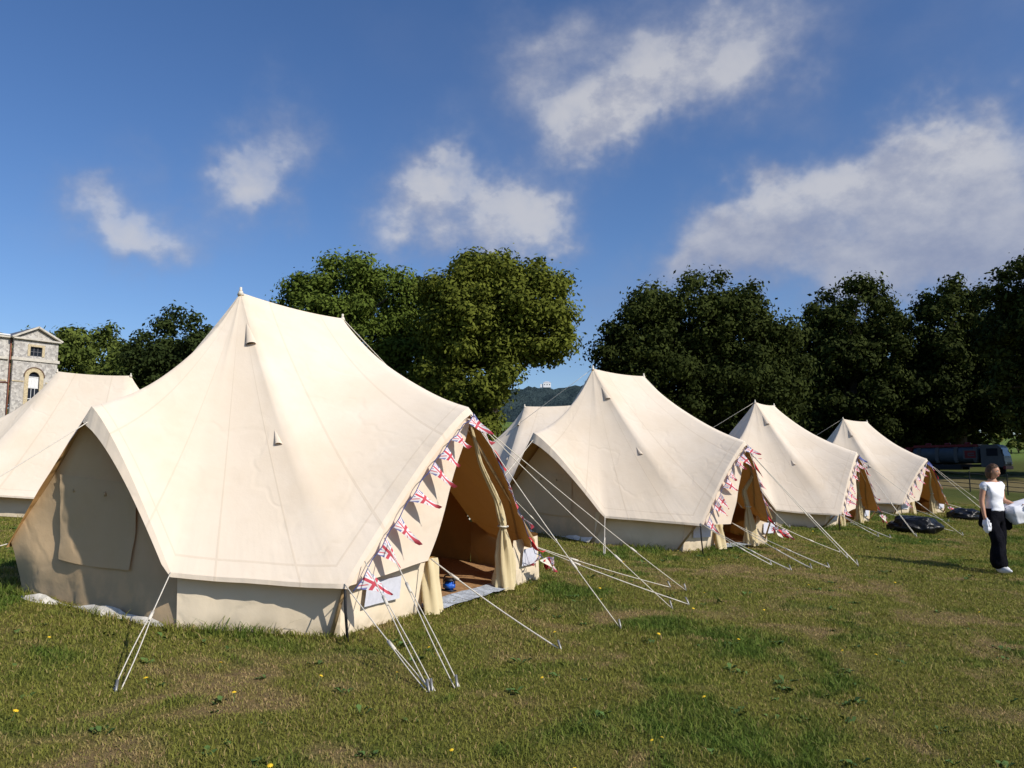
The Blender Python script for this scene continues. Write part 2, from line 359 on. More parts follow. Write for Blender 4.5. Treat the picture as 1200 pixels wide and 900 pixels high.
# ------------------------------------------------------------------ tents
TG = 'bell tents pitched in rows on the lawn'
BASE = dict(rs=0., r=.8, H=2.99, La=2.38, hL=1.72, hD=1.86, du=-.17, Dn=2.40, Bu=2.35, Bn=1.08, Cu=1.82, Cn=2.33, Du=1.30, hw=.43, b0=2.23, bn=1.02, c0=1.60, cn=2.03, f0=1.99,
            q0=(-.69, .60), s0=-.53, s1=1.16)
class Tent:
    pass
def build_tent(x, y, tdeg, label, seed, near, **kw):
    p = dict(BASE); p.update(kw)
    T = Tent(); T.p = p
    th = R(tdeg); ux, uy = math.cos(th), math.sin(th)
    z0 = gz(x, y) + p.get('zo', 0)
    e = .8
    su = (gz(x+ux*e, y+uy*e) - gz(x-ux*e, y-uy*e))/(2*e); sn = (gz(x+uy*e, y-ux*e) - gz(x-uy*e, y+ux*e))/(2*e)
    G = lambda a, b: su*a + sn*b
    L = lambda a, b, z: Vector((a, -b, z+G(a, b)))
    T.L = L
    root = thing('bell_tent', label, 'tent', (x, y, z0), th, TG); T.root = root
    T.world = lambda v: root_mat @ v
    root_mat = Matrix.Translation((x, y, z0)) @ Matrix.Rotation(th, 4, 'Z')
    T.to_local = lambda v: root_mat.inverted() @ Vector(v)
    H, hw = p['H'], p['hw']
    P1 = (-p['r']+p['rs'], 0, H); P2 = (p['r']+p['rs'], 0, H)
    N = [((-p['La'], 0, p['hL']), 0., .22), ((-p['Bu'], p['Bn'], hw), 0., .10), ((-p['Cu'], p['Cn'], hw), 0., .11), ((p['du'], p['Dn'], p['hD']), 1., .15),
         ((p['Du'], p['Cn'], hw), 1., .10), ((p['Bu'], p['Bn'], hw), 1., .10), ((p['La'], 0, p['hL']), 1., .20), ((p['Bu'], -p['Bn'], hw), 1., .10),
         ((p['Cu']*.9, -p['Cn']*.88, hw), 1., .11), ((-p['Cu']*.9, -p['Cn']*.88, hw), 0., .11), ((-p['Bu'], -p['Bn'], hw), 0., .10)]
    def edge(i, t):
        A = N[i][0]; B = N[(i+1) % len(N)][0]
        a, b, z = lerp(A, B, t)
        if abs(A[2]-B[2]) > .5:      # the raised A-frame edges bulge upward a little
            tt = t if A[2] > B[2] else 1-t
            z += .10*math.sin(math.pi*tt**.8)*(1. if i != 10 else .1)
        else:
            s = 4*t*(1-t); r_ = math.hypot(a, b)
            z -= .015*s; a -= .035*s*a/r_; b -= .035*s*b/r_
        return (a, b, z)
    T.edge = edge
    PER = []; n_e = 16 if near else 10; NS = 34 if near else 20
    for i in range(len(N)):
        for k in range(n_e):
            t = k/n_e
            q0, q1 = N[i][1], N[(i+1) % len(N)][1]
            sg = N[i][2] + (N[(i+1) % len(N)][2]-N[i][2])*t + .03*4*t*(1-t)
            PER.append((edge(i, t), q0+(q1-q0)*t, sg, i+t))
    V = []; UV = []
    def roofpt(per, top, sg, pi_, s):
        tp = lerp(P1, P2, top); tp = (tp[0], tp[1], tp[2] - .03*4*top*(1-top))
        a, b, z = lerp(tp, per, s)
        z -= sg*4*(s**.85)*(1-s)
        r_ = math.hypot(per[0], per[1]) or 1
        pp = pi_ if pi_ < 10.5 else pi_ - 11
        w = .016*sm(.35, .95, s)*nz(pp*3.2, s*1.3, seed) + .012*nz(pp*1.7, s*3, seed+5)*sm(0, .2, s) + .005*sm(.86, 1., s)*nz(pp*11, s*1.0, seed+9)
        dd = abs(pi_-2.75)
        if dd < .8: w += .008*math.sin(pi_*34+s*3)*(1-dd/.8)*sm(.45, .8, s)*(1-.5*s)
        a += w*.6*per[0]/r_; b += w*.6*per[1]/r_; z += w*.6
        return (a, b, z)
    T.roofpt = lambda i, t, s: roofpt(edge(i, t), N[i][1]+(N[(i+1) % 11][1]-N[i][1])*t, N[i][2]+(N[(i+1) % 11][2]-N[i][2])*t+.03*4*t*(1-t), i+t, s)
    for per, top, sg, pi_ in PER:
        for j in range(NS):
            s = (j/(NS-1))**1.05
            V.append(L(*roofpt(per, top, sg, pi_, s))); UV.append((pi_, s))
    # fascia hanging from the roof edge (part of the same cloth)
    nV = len(V)
    F = grid_faces(len(PER), NS, True)
    for per, top, sg, pi_ in PER:
        i = int(pi_) % 11; t = pi_-int(pi_)
        A = N[i][0]; B = N[(i+1) % 11][0]
        drop = .035
        oa = ob = 0.
        if abs(A[2]-B[2]) > .5:
            tt = t if A[2] > B[2] else 1-t
            drop = .035+(.135 if i in (0, 5, 6) else .03)*(1-tt)**1.3
            if i in (10, 0): oa = -.03
            elif i in (2, 3): ob = .03
            else: oa = .03
        elif A[2] > 1: drop = .17
        pt = list(roofpt(per, top, sg, pi_, 1.))
        if i in (0, 10) and t == 0 and i == 0: oa = -.03; drop = .17
        if i == 3 and t == 0: ob = .03; drop = .065
        V.append(L(*pt)); UV.append((pi_, 1.0)); V.append(L(pt[0]+oa, pt[1]+ob, pt[2]-drop)); UV.append((pi_, 1.02))
    for k in range(len(PER)):
        k2 = (k+1) % len(PER)
        F.append((nV+2*k, nV+2*k2, nV+2*k2+1, nV+2*k+1))
    face_out(mesh_obj('roof', V, F, M_CANVAS, root, UV), (0, 0, .3))
    # ---- walls
    def wall(name, a0, b0, a1, b1, ta0, tb0, ta1, tb1, zt, mat=M_WALL, nu=18, nv=7, par=root, sd_=0., bulge=.02):
        V = []; UV = []
        for i in range(nu):
            u = i/(nu-1)
            for j in range(nv):
                v = j/(nv-1)
                a = a0+(a1-a0)*u; b = b0+(b1-b0)*u
                a2 = ta0+(ta1-ta0)*u; b2 = tb0+(tb1-tb0)*u
                aa = a+(a2-a)*v; bb = b+(b2-b)*v; r_ = math.hypot(aa, bb)
                ef = min(1., 7*u, 7*(1-u))
                w = ef*bulge*nz(u*5+sd_, v*1.6, seed) + ef* .016*nz(u*14, v*2, seed+sd_) + (.015*nz(u*20, 0, sd_+4) if j == 0 else 0)
                V.append(L(aa+w*aa/r_, bb+w*bb/r_, zt*v - (.02 if j == 0 else 0))); UV.append((u*2+sd_, v))
        return face_out(mesh_obj(name, V, grid_faces(nu, nv), mat, par, UV), (0, 0, .2))
    b0, bn, c0, cn, f0 = p['b0'], p['bn'], p['c0'], p['cn'], p['f0']
    zt = hw+.035
    mixp = lambda q, c, k=.2: (q[0]+(c[0]-q[0])*k, q[1]+(c[1]-q[1])*k)
    Bt = mixp((-b0, bn), (-p['Bu'], p['Bn'])); Ct = mixp((-c0, cn), (-p['Cu'], p['Cn'])); C2t = mixp((f0, cn), (p['Du'], p['Cn']), .2); B2t = (p['b0'], p['bn'])
    wall('wall', -b0, bn, -c0, cn, *Bt, *Ct, zt, sd_=1)
    wl = wall('wall', -c0, cn, p['s0'], cn, *Ct, p['s0'], cn+.08, zt-.02, sd_=2)
    wr = wall('wall', p['s1']+.05, cn, f0, cn, p['s1']+.05, cn+.06, *C2t, zt+.02, sd_=3, nu=12)
    wall('wall', f0, cn, b0, bn, *C2t, *B2t, zt+.05, sd_=4)
    rc, rn = c0*.9, cn*.86
    wall('wall', b0, -bn, rc, -rn, b0, -bn, rc, -rn, zt+.05, sd_=5)
    wall('wall', rc, -rn, -rc, -rn, rc, -rn, -rc, -rn, zt+.05, sd_=6, nu=24)
    wall('wall', -rc, -rn, -b0, -bn, -rc-.05, -rn-.05, -b0-.03, -bn-.02, zt, sd_=7)
    # mesh windows low in the front walls
    for (w_, u0, u1) in ((wl, -c0+.22, -c0+.70), (wr, p['s1']+.25, p['s1']+.62)):
        Vv = []; nu_, nv_ = 8, 5
        for i in range(nu_):
            for j in range(nv_):
                a = u0+(u1-u0)*i/(nu_-1); z = .20+.19*j/(nv_-1)
                Vv.append(L(a, cn+.045+.05*(z/zt)+.006*nz(a*9, z*9, seed), z))
        mesh_obj('mesh_window', Vv, grid_faces(nu_, nv_), M_MESH, w_)
    # ---- end walls under the A-frames
    for sgn in (-1, 1):
        ei, eo = (0, 10) if sgn < 0 else (5, 6)
        rows = 22; cols = 20; V = []; UV = []
        ztop = p['hL']-.10
        def width(z, side):
            if z <= hw:
                return bn+(p['Bn']-.03-bn)*(z/hw)
            lo, hi = 0., 1.
            for _ in range(18):
                md = (lo+hi)/2
                if sgn < 0: pt = edge(0, md) if side > 0 else edge(10, 1-md)
                else: pt = edge(6, md) if side < 0 else edge(5, 1-md)
                if pt[2] > z+(.04 if side > 0 and sgn < 0 else -.015): lo = md
                else: hi = md
            pt = edge(0, lo) if sgn < 0 else edge(6, lo)
            return max(0.012, (p['Bn'])*lo)
        def lean(u, v):
            return -(b0 - .06*sm(0, .45, v) + .14*max(0., 1-1.6*u)*(.03+.97*sm(0, .34, v))) if sgn < 0 else b0 - .02*v
        for j in range(rows):
            v = j/(rows-1); z = ztop*v
            wp, wn = width(z, 1), width(z, -1)
            for i in range(cols):
                u = i/(cols-1); b = -wn+(wp+wn)*u
                a = lean(u, v)
                w = .022*nz(u*5, v*4, seed+11*sgn)+.012*nz(u*16, v*3, seed+4)
                V.append(L(a+sgn*w, b, z-(.02 if j == 0 else 0))); UV.append((u*2, v))
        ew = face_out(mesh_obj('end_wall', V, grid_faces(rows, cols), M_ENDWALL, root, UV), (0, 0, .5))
        # hanging window flap
        Vv = []; nu_, nv_ = 12, 16
        for i in range(nu_):
            for j in range(nv_):
                u, v = i/(nu_-1), j/(nv_-1)
                b = -.43+.84*u; z = .37+.005*u + (.72-.04*u)*v
                off = .022+.012*nz(u*6, v*5, seed+2)+.018*(1-v)*math.sin(u*3.1)*nz(u*4, v*2, 3)
                if v > .93: off -= .01
                z -= .04*(1-v)*math.sin(u*math.pi)*.5
                wp, wn = width(z, 1), width(z, -1); uw = min(1., max(0., (b+wn)/(wp+wn)))
                Vv.append(L(lean(uw, z/ztop) + sgn*(off+.022*nz(uw*5, z/ztop*4, seed+11*sgn)), b, z))
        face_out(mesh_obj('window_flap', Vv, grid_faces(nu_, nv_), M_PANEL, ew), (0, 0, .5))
        # white mud flap crumpled along the foot
        Vv = []; nu_, nv_ = 26, 5
        for i in range(nu_):
            for j in range(nv_):
                u, v = i/(nu_-1), j/(nv_-1); b = -bn+2*bn*u
                wv = max(0., .25+1.1*nz(u*5.5, 1.3, seed))
                Vv.append(L(sgn*(b0+.03+.105*max(0., -b/bn)+.09*v*wv), b, .07*(1-v)*(.15+wv)+.03*nz(u*17, v*6, seed)*(1-v)*wv+.006))
        mesh_obj('mud_flap', Vv, grid_faces(nu_, nv_), M_FLAP, ew)
        if near and sgn < 0:
            for bb in (-.28, .12):
                tube('toggle', [L(-b0-.045, bb, .98), L(-b0-.05, bb+.015, .95)], .012, M_WOOD, ew, 6)
    # ---- front A-frame panel and curtains
    Dp = (p['du']+.06, p['Dn']-.02, p['hD']-.13); Q = (p['q0'][0], p['Cn']+.03, p['q0'][1]-.10)
    V = []; UV = []; nu_, nv_ = 12, 22
    for j in range(nv_):
        v = j/(nv_-1)
        ea = edge(2, v*.985); ea = (ea[0], ea[1]-.02, ea[2]-.03)
        inn = lerp(Q, Dp, v)
        for i in range(nu_):
            u = i/(nu_-1); q = lerp(ea, inn, u)
            w = .018*nz(u*3+v*3, v*2, seed+21)+.010*math.sin((u*5+v*9))*(1-v)
            V.append(L(q[0], q[1]+w, q[2])); UV.append((u*.5, v))
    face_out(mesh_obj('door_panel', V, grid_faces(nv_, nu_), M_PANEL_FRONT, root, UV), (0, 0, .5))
    def drape(name, pts, rads, seedd, folds=7, mat=M_CURTAIN):
        V = []; UV = []; n = 28
        for k, (pt, r_) in enumerate(zip(pts, rads)):
            for i in range(n):
                a_ = 2*math.pi*i/n
                rr = r_*(1+.28*math.sin(folds*a_+k*.35+seedd)+.12*math.sin(3*a_+k*.6))
                V.append(L(pt[0]+rr*1.25*math.cos(a_), pt[1]+rr*.75*math.sin(a_), pt[2])); UV.append((i/n, k/len(pts)))
        F = []
        for k in range(len(pts)-1):
            for i in range(n):
                i2 = (i+1) % n
                F.append((k*n+i, k*n+i2, (k+1)*n+i2, (k+1)*n+i))
        return face_out(mesh_obj(name, V, F, mat, root, UV), L(*pts[len(pts)//2]))
    def path(cps, n):
        out = []
        for i in range(n):
            t = i/(n-1)*(len(cps)-1); k = min(int(t), len(cps)-2); out.append(lerp(cps[k], cps[k+1], t-k))
        return out
    tie = (p['s1']-.33, cn+.13, .69)
    c1 = path([(p['du']+.12, p['Dn']-.05, p['hD']-.15), (p['du']+.42, p['Dn']-.10, p['hD']-.55), (tie[0]-.12, tie[1], .95), tie, (tie[0]+.12, cn+.08, .45), (tie[0]+.19, cn+.05, .2), (tie[0]+.22, cn+.03, .005)], 26)
    rad = [.012+.03*min(1, i/10) for i in range(13)]+[.034, .05, .065, .075, .085, .095, .10, .105, .11, .11, .115, .12, .12]
    cu = drape('curtain', c1, rad, seed)
    tube('tie_back', [L(tie[0]+.06*math.cos(a_*.7), tie[1]+.05*math.sin(a_*.7), tie[2]) for a_ in range(10)], .010, M_ROPE, cu, 6)
    c2 = path([(p['s0']+.02, cn+.1, p['q0'][1]-.10), (p['s0']+.03, cn+.09, .3), (p['s0']+.06, cn+.10, .004)], 12)
    drape('curtain', c2, [.05, .06, .065, .068, .07, .07, .072, .075, .078, .08, .082, .085], seed+2, 4)
    # poles, floor, sheet
    for q in (P1, P2):
        po = tube('centre_pole', [L(q[0], q[1], 0.02), L(q[0], q[1], H-.02), L(q[0], q[1], H+.03)], [.028, .026, .012], M_WOOD, root)
        tube('pole_cap', [L(q[0], q[1], H-.03), L(q[0], q[1], H+.01), L(q[0], q[1], H+.02), L(q[0], q[1], H+.055)], [.035, .022, .014, .012], M_ROPE, po)
    tube('ridge_pole', [L(P1[0], 0, H-.10), L(P2[0], 0, H-.10)], .025, M_WOOD, root)
    for ca, cz in ((-c0-.06, 0), (f0-.06, 0)):
        tube('frame_pole', [L(ca, cn-.03, .02), L((ca+p['Du'])/2 if ca > 0 else -p['Cu']*.92, p['Cn']-.09, hw+.02), L(p['du'], p['Dn']-.08, p['hD']-.10)], .017, M_WOOD, root)
    ring = [(-b0, -bn), (-b0, bn), (-c0, cn), (f0, cn), (b0, bn), (b0, -bn), (rc, -rn), (-rc, -rn)]
    # matting subdivided so the floor follows the ground
    V = [L(0, 0, .035)]; m_ = 48; F = []
    for i in range(m_):
        t = i/m_*8; k = int(t); q = lerp(ring[k], ring[(k+1) % 8], t-k); V.append(L(q[0]*.985, q[1]*.985, .035))
    for i in range(m_): F.append((0, 1+i, 1+(i+1) % m_))
    mesh_obj('floor_matting', V, F, M_COIR, root, smooth=False)
    V = []
    for i in range(14):
        for j in range(4):
            a = p['s0']+.02+(p['s1']-p['s0']-.05)*i/13; v = j/3
            V.append(L(a, cn-.10+.22*v+.015*nz(a*5, 2, seed), .045-.02*v+.022*abs(nz(a*7, v*3, seed))))
    mesh_obj('groundsheet_lip', V, grid_faces(14, 4), M_TARP, root)
    # vents on the roof and the little lifted tab below
    for (i, t, s, k) in ((1, .86, .19, 0), (1, .88, .55, 1)) if p.get('vents', True) else ():
        q = Vector(T.roofpt(i, t, s)); qa = Vector(T.roofpt(i, t, s-.03)); qb = Vector(T.roofpt(i, t, s+.03))
        dn = (qb-qa).normalized(); sd_ = Vector(T.roofpt(i, t+.12, s)) - Vector(T.roofpt(i, t-.12, s)); sd_.normalize()
        nrm = dn.cross(sd_); nrm = nrm if nrm.z > 0 else -nrm
        if k == 0:
            l, w_, h_ = .30, .055, .045
        else: l, w_, h_ = .17, .035, .03
        Vv = []; nn = 9
        for a_ in range(nn):
            ang = math.pi*a_/(nn-1)
            for jj in range(7):
                f = jj/6
                pt = q - dn*l*(1-f)*1. + sd_*(math.cos(ang)*w_*f**.8) + nrm*(math.sin(ang)*h_*f**1.3+.006)
                Vv.append(L(*pt))
        vt = mesh_obj('vent_hood', Vv, grid_faces(nn, 7), M_CANVAS, root, [(.2, .4)]*len(Vv))
        hole = [L(*(q + sd_*(math.cos(math.pi*a_/8)*w_*.9) + nrm*(math.sin(math.pi*a_/8)*h_*.85+.004) - dn*.02)) for a_ in range(9)]
        mesh_obj('vent_opening', hole, [tuple(range(9))], simple('vent_shade_sheet', (.05, .035, .02), .9), vt)  # dark sheet standing in for the shade inside the vent opening
    # black webbing strap on the front corner
    tube('corner_strap', [L(-p['Cu']+.03, p['Cn']-.02, hw-.02), L(-p['Cu']+.07, p['Cn']-.04, hw*.5), L(-p['Cu']+.09, p['Cn']-.03, .0)], .012, M_BLACK, root, 6)
    return T
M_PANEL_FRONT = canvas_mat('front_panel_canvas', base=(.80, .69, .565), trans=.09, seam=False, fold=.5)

def guy(T, start, peg, double=.0, sag=.03, par=None, r=.0042, slider=.55, wooden=False):
    """one guy line of a tent: rope from a point in tent coordinates to a world-space peg; slider and peg are sub-parts"""
    A = T.L(*start); W = T.to_local((peg[0], peg[1], gz(peg[0], peg[1])))
    d = W-A; side = d.cross(Vector((0, 0, 1))).normalized()
    pl = []
    def P(t, o=0.): return A + d*t + side*o + Vector((0, 0, -sag*4*t*(1-t)))
    pl.append(([P(i/10*(slider if double else 1)) for i in range(11)], r))
    if double:
        for o in (-1, 1): pl.append(([P(slider+(1-slider)*i/8, o*double*math.sin(math.pi*(.10+.55*i/8))) for i in range(9)], r*.9))
    g = tubes('guy_rope', pl, M_ROPE, T.root, 6)
    sl_ = P(slider)
    tube('slider', [sl_-d.normalized()*.05, sl_+d.normalized()*.05], .012, M_WOOD if wooden else M_ROPE, g, 6)
    tube('peg', [W+Vector((0, 0, -.05))+d.normalized()*.03, W+Vector((0, 0, .06))-d.normalized()*.03], .009, M_PEG, g, 6)
    return g

T1 = build_tent(-2.434, 8.702, 63.0, 'largest cream bell tent in the foreground with its door open on coir matting', 1.3, True,
    zo=.008, rs=.007, r=.816, H=2.967, La=2.391, hL=1.687, hD=1.892, du=-.207, Dn=2.375, Bu=2.376, Bn=1.025, Cu=1.816, Cn=2.240, Du=1.431, hw=.445, b0=2.264, bn=.984, c0=1.653, cn=2.073, f0=2.004)
T2 = build_tent(2.213, 15.263, 41.4, 'second cream bell tent along the front row, just right of the foreground tent', 4.7, True,
    zo=.006, rs=-.183, r=.745, H=3.045, La=2.457, hL=1.768, hD=1.823, du=-.035, Dn=2.618, Bu=2.064, Bn=1.276, Cu=1.263, Cn=2.553, Du=.686, hw=.479, b0=1.98, bn=.947, c0=1.221, cn=2.155, f0=1.321, s0=-.35, s1=.85, q0=(-.45, .55))
T3 = build_tent(6.719, 20.898, 50.5, 'third cream bell tent of the front row, beyond the black bin bag side of the second', 8.1, False,
    zo=-.022, rs=.021, r=.648, H=3.006, hD=1.84, du=-.186, Dn=2.337, Cu=1.82, Cn=2.373, Du=1.2, hw=.403, c0=1.547, cn=1.93, f0=2.066, b0=2.216, bn=1.053, Bu=2.331, Bn=1.115)
T4 = build_tent(11.856, 27.212, 38.6, 'farthest cream bell tent of the front row, smallest, beside two black bags', 12.9, False,
    zo=-.019, rs=.021, r=.811, H=3.026, hD=1.818, du=-.169, Dn=2.404, Cu=1.848, Cn=2.314, Du=1.2, hw=.40, c0=1.449, cn=1.939, f0=1.981, b0=2.216, bn=1.053, Bu=2.331, Bn=1.115)
T0 = build_tent(-9.3, 17.4, 183., 'cream bell tent at the left edge in front of the flint house', 17.3, False)
T5 = build_tent(1.15, 22., 5., 'mostly hidden cream bell tent behind, its peak showing between the two nearest tents', 23.3, False)
T3.root['label'] = 'third cream bell tent of the front row, between the second and the farthest'

def ropes():
    p = T1.p; C = (-p['Cu'], p['Cn'], p['hw']); B = (-p['Bu'], p['Bn'], p['hw']); D = (p['du'], p['Dn']+.02, p['hD']-.08); Q = (p['q0'][0], p['Cn']+.04, p['q0'][1]-.08); C2 = (p['Du'], p['Cn'], p['hw'])
    guy(T1, B, (-2.31, 4.76), .022, 0., slider=.42)
    guy(T1, C, (-.52, 5.12), .015, .01, slider=.6)
    e = T1.edge(2, .12); guy(T1, (e[0], e[1]+.02, e[2]-.05), (-.50, 5.13), .02, .0, slider=.35)
    e = T1.edge(2, .22); guy(T1, (e[0]+.06, e[1]+.03, e[2]-.06), (-.35, 5.23), .02, .0, slider=.38)
    guy(T1, Q, (.38, 6.31), 0., .02, slider=.2, r=.0062)
    guy(T1, D, (.96, 7.14), 0, .03, slider=.7); guy(T1, D, (1.62, 8.18), .0, .02, slider=.72)
    guy(T1, D, (2.0, 9.27), .0, .03, slider=.72)
    guy(T1, C2, (1.85, 8.46), .012, .02, slider=.3); guy(T1, C2, (1.85, 9.42), 0., .02, slider=.3)
    LA = (-p['La'], 0, p['hL']-.12); w = T1.world(T1.L(-p['La']-2.2, -.45, 0)); guy(T1, LA, (w.x, w.y), .015, .02, slider=.6)
    guy(T1, (-p['Bu'], -p['Bn'], p['hw']), tuple(T1.world(T1.L(-p['La']-1.2, -2.0, 0)))[:2], .015, .01)
    def wp(T, a, b): return tuple(T.world(T.L(a, b, 0)))[:2]
    # far guy lines from the ridge tops
    for T in (T1, T2, T3, T4):
        q = T.p
        P2 = (q['r']+q['rs'], 0, q['H']); P1 = (-q['r']+q['rs'], 0, q['H'])
        guy(T, P2, wp(T, 5.2, .9) if T is T1 else wp(T, 4.9, .6), 0., .02, slider=.85, r=.005)
        if T is not T1: guy(T, P1, wp(T, -2.8, -4.2), 0., .0, slider=.85, r=.004)
    for T, pegs in ((T2, dict(B=(1.37, 11.9), C=[(3.82, 11.82), (3.96, 11.4)], Q=[(4.36, 11.69), (4.7, 11.9)], D=[(5.33, 12.37), (5.5, 13.15)], C2=[(5.7, 13.94)], LA=[(-1.0, 10.6)])),
                    (T3, dict(C=[(7.89, 17.2), (8.1, 17.1)], D=[(8.95, 17.69), (10.5, 18.6)], C2=[(10.9, 19.4)])),
                    (T4, dict(C=[(12.6, 23.0)], D=[(14.4, 23.6), (15.6, 25.2)], C2=[(16.6, 27.6), (16.1, 26.2)]))):
        q = T.p
        pts = dict(B=(-q['Bu'], q['Bn'], q['hw']), C=(-q['Cu'], q['Cn'], q['hw']), D=(q['du'], q['Dn'], q['hD']-.1), C2=(q['Du'], q['Cn'], q['hw']), Q=(q['q0'][0], q['Cn']+.04, q['q0'][1]-.08), LA=(-q['La'], 0, q['hL']-.12))
        for k, v in pegs.items():
            for g in (v if isinstance(v, list) else [v]): guy(T, pts[k], g, .012, .02, r=.0055, slider=.6)
    for T in (T0, T5):
        q = T.p
        guy(T, (-q['Cu'], q['Cn'], q['hw']), wp(T, -q['Cu']-.8, q['Cn']+1.2), .012, .01); guy(T, (q['Du'], q['Cn'], q['hw']), wp(T, q['Du']+.8, q['Cn']+1.2), .012, .01)
        guy(T, (q['du'], q['Dn'], q['hD']-.1), wp(T, q['du'], q['Dn']+2.2), .012, .01)
ropes()

# ------------------------------------------------------------------ bunting
def bunting(T, label, n_left, seed, size=1., right=True):
    rnd = random.Random(seed)
    root = thing('bunting', label, 'bunting', tuple(T.root.location), T.root.rotation_euler.z, 'strings of union flag bunting on the tent doors')
    off = .06
    def on_left(v):
        e = T.edge(2, v); return T.L(e[0]+.03, e[1]+off, e[2]-.05-.03*math.sin(v*25)**2)
    def on_right(v):
        e = T.edge(3, v); return T.L(e[0]-.02, e[1]+off, e[2]-.06-.03*math.sin(v*20)**2)
    pts = [on_left(i/30*.98) for i in range(31)]
    C2 = T.L(T.p['Du'], T.p['Cn']+.05, T.p['hw']-.03)
    tail = [C2 + Vector((.05+.30*i/6, -.1*i/6, -.04*i-.05*math.sin(i))) for i in range(1, 6)]
    tubes('cord', [(pts, .004), ([on_right(i/20) for i in range(21)] + tail, .004)], M_CORD, root, 5)
    def pennant(p0, along, tipv, mat, k):
        along = along.normalized(); w = .145*size*rnd.uniform(.85, 1.12); nu_, nv_ = 7, 9; V = []; UV = []
        nrm = along.cross(tipv).normalized(); ph = rnd.random()*6; tw = rnd.uniform(-.7, .7)
        for j in range(nv_):
            v = j/(nv_-1); hw_ = w*.5*(1-v)+.003
            for i in range(nu_):
                u = i/(nu_-1)*2-1
                pt = p0 + along*(u*hw_) + tipv*v + nrm*(.030*math.sin(v*4.2+ph+u*.9)*v + tw*.10*v*v + .018*math.sin(u*2.5+ph)*(1-v)) + along*(tw*.05*v*v)
                V.append(pt); UV.append((u*(1-v)*.5*.92+.5, v))
        mesh_obj('pennant', V, grid_faces(nv_, nu_), mat, root, UV)
    for k in range(n_left):
        v = .965-(k+.15+rnd.uniform(-.16, .16))/n_left*.99; v = max(.01, v)
        p0 = on_left(v); al = on_left(min(1, v+.02)) - on_left(max(0, v-.02))
        tipv = Vector((.16+rnd.uniform(-.10, .07), -.07-rnd.uniform(0, .09), -.165+rnd.uniform(-.05, .06)))*size
        pennant(p0, al, tipv, M_FLAG if (T is T1 or rnd.random() > .12) else M_FLAGBLUE, k)
    if right:
        for k in range(5):
            v = .12+k*.2; p0 = on_right(v); al = on_right(v+.02)-on_right(v-.02)
            pennant(p0, al, Vector((.16, -.05, -.17+rnd.uniform(-.04, .04)))*size, (M_FLAG, M_FLAGRED)[k % 3 == 1], k)
        for k, t_ in enumerate(tail):
            pennant(t_, Vector((1, rnd.uniform(-.5, .5), .2)), Vector((rnd.uniform(-.02, .18), rnd.uniform(-.1, .1), -.15))*size, (M_FLAG, M_ROPE, M_FLAGRED, M_FLAG)[k % 4], k)
    return root
bunting(T1, 'union flag bunting along the door edge of the largest foreground tent', 8, 3)
bunting(T2, 'union flag bunting along the door edge of the second tent in the front row', 8, 5)
bunting(T3, 'union flag bunting along the door edge of the third tent in the front row', 8, 8, right=True)
bunting(T4, 'union flag bunting along the door edge of the farthest tent in the front row', 7, 12)

# ------------------------------------------------------------------ lantern on the matting
def lantern():
    p = T1.world(T1.L(.36, 1.83, .036))
    r = thing('lantern', 'small blue camping lantern with black carry handle standing on the tent matting', 'lantern', tuple(p), R(150))
    bl = simple('blue_plastic', (.02, .12, .55), .35, .1, 10., spec=.5); bk = simple('black_plastic', (.015, .015, .018), .4, .2, 20., spec=.5)
    bm = bmesh.new(); box(bm, (0, 0, .052), (.125, .085, .085), bevel=.022); bm_obj('body', bm, bl, r, True)
    bm = bmesh.new(); box(bm, (0, 0, .108), (.10, .065, .034), bevel=.010); bm_obj('top', bm, bk, r, True)
    tube('handle', [(-.066, 0, .075), (-.068, 0, .12), (-.05, 0, .15), (0, 0, .158), (.05, 0, .15), (.068, 0, .12), (.066, 0, .075)], .008, bk, r)
    V, F = tube_geo([(0, -.040, .05), (0, -.048, .05)], .028, 16)
    mesh_obj('lens', V, F, simple('pale_lens', (.6, .65, .7), .2, .05, 5.), r)
    bm = bmesh.new(); box(bm, (0, 0, .005), (.13, .09, .012), bevel=.004); bm_obj('base', bm, bk, r, True)
lantern()

# ------------------------------------------------------------------ black bags
def bag(name, label, x, y, sx, sy, sz, seed, rz):
    bm = bmesh.new(); bmesh.ops.create_icosphere(bm, subdivisions=5, radius=1.)
    for v in bm.verts:
        d = v.co.copy()
        k = 1+.16*nz(d.x*1.6+seed, d.y*1.6, d.z*1.6)+.07*nz(d.x*4, d.y*4+seed, d.z*4)+.035*abs(nz(d.x*9, d.y*9, d.z*9+seed))
        v.co = Vector((d.x*sx*k, d.y*sy*k, (max(d.z, -.55)+.55)*sz*k/1.5))
    m = MATS.get('bin_bag')
    if not m:
        m, t = newmat('bin_bag'); co = t.coord()
        t.out(principled(t, (.006, .006, .007), .30, t.bump(t.noise(co, 6., 4, .6), .6, .05), spec=.22)); MATS['bin_bag'] = m
    o = bm_obj(name, bm, m, None, True); o.location = (x, y, gz(x, y)-.01); o.rotation_euler = (0, 0, rz)
    tag(o, label, 'bag', 'black plastic bags lying on the grass'); return o
bag('plastic_bag', 'larger shiny black plastic bag lying on the grass by the guy ropes', 9.45, 18.75, .56, .40, .40, 2., R(-12))
bag('plastic_bag', 'smaller black plastic bag lying farther off beside the last tent doorway', 13.9, 24.5, .54, .40, .33, 6., R(8))

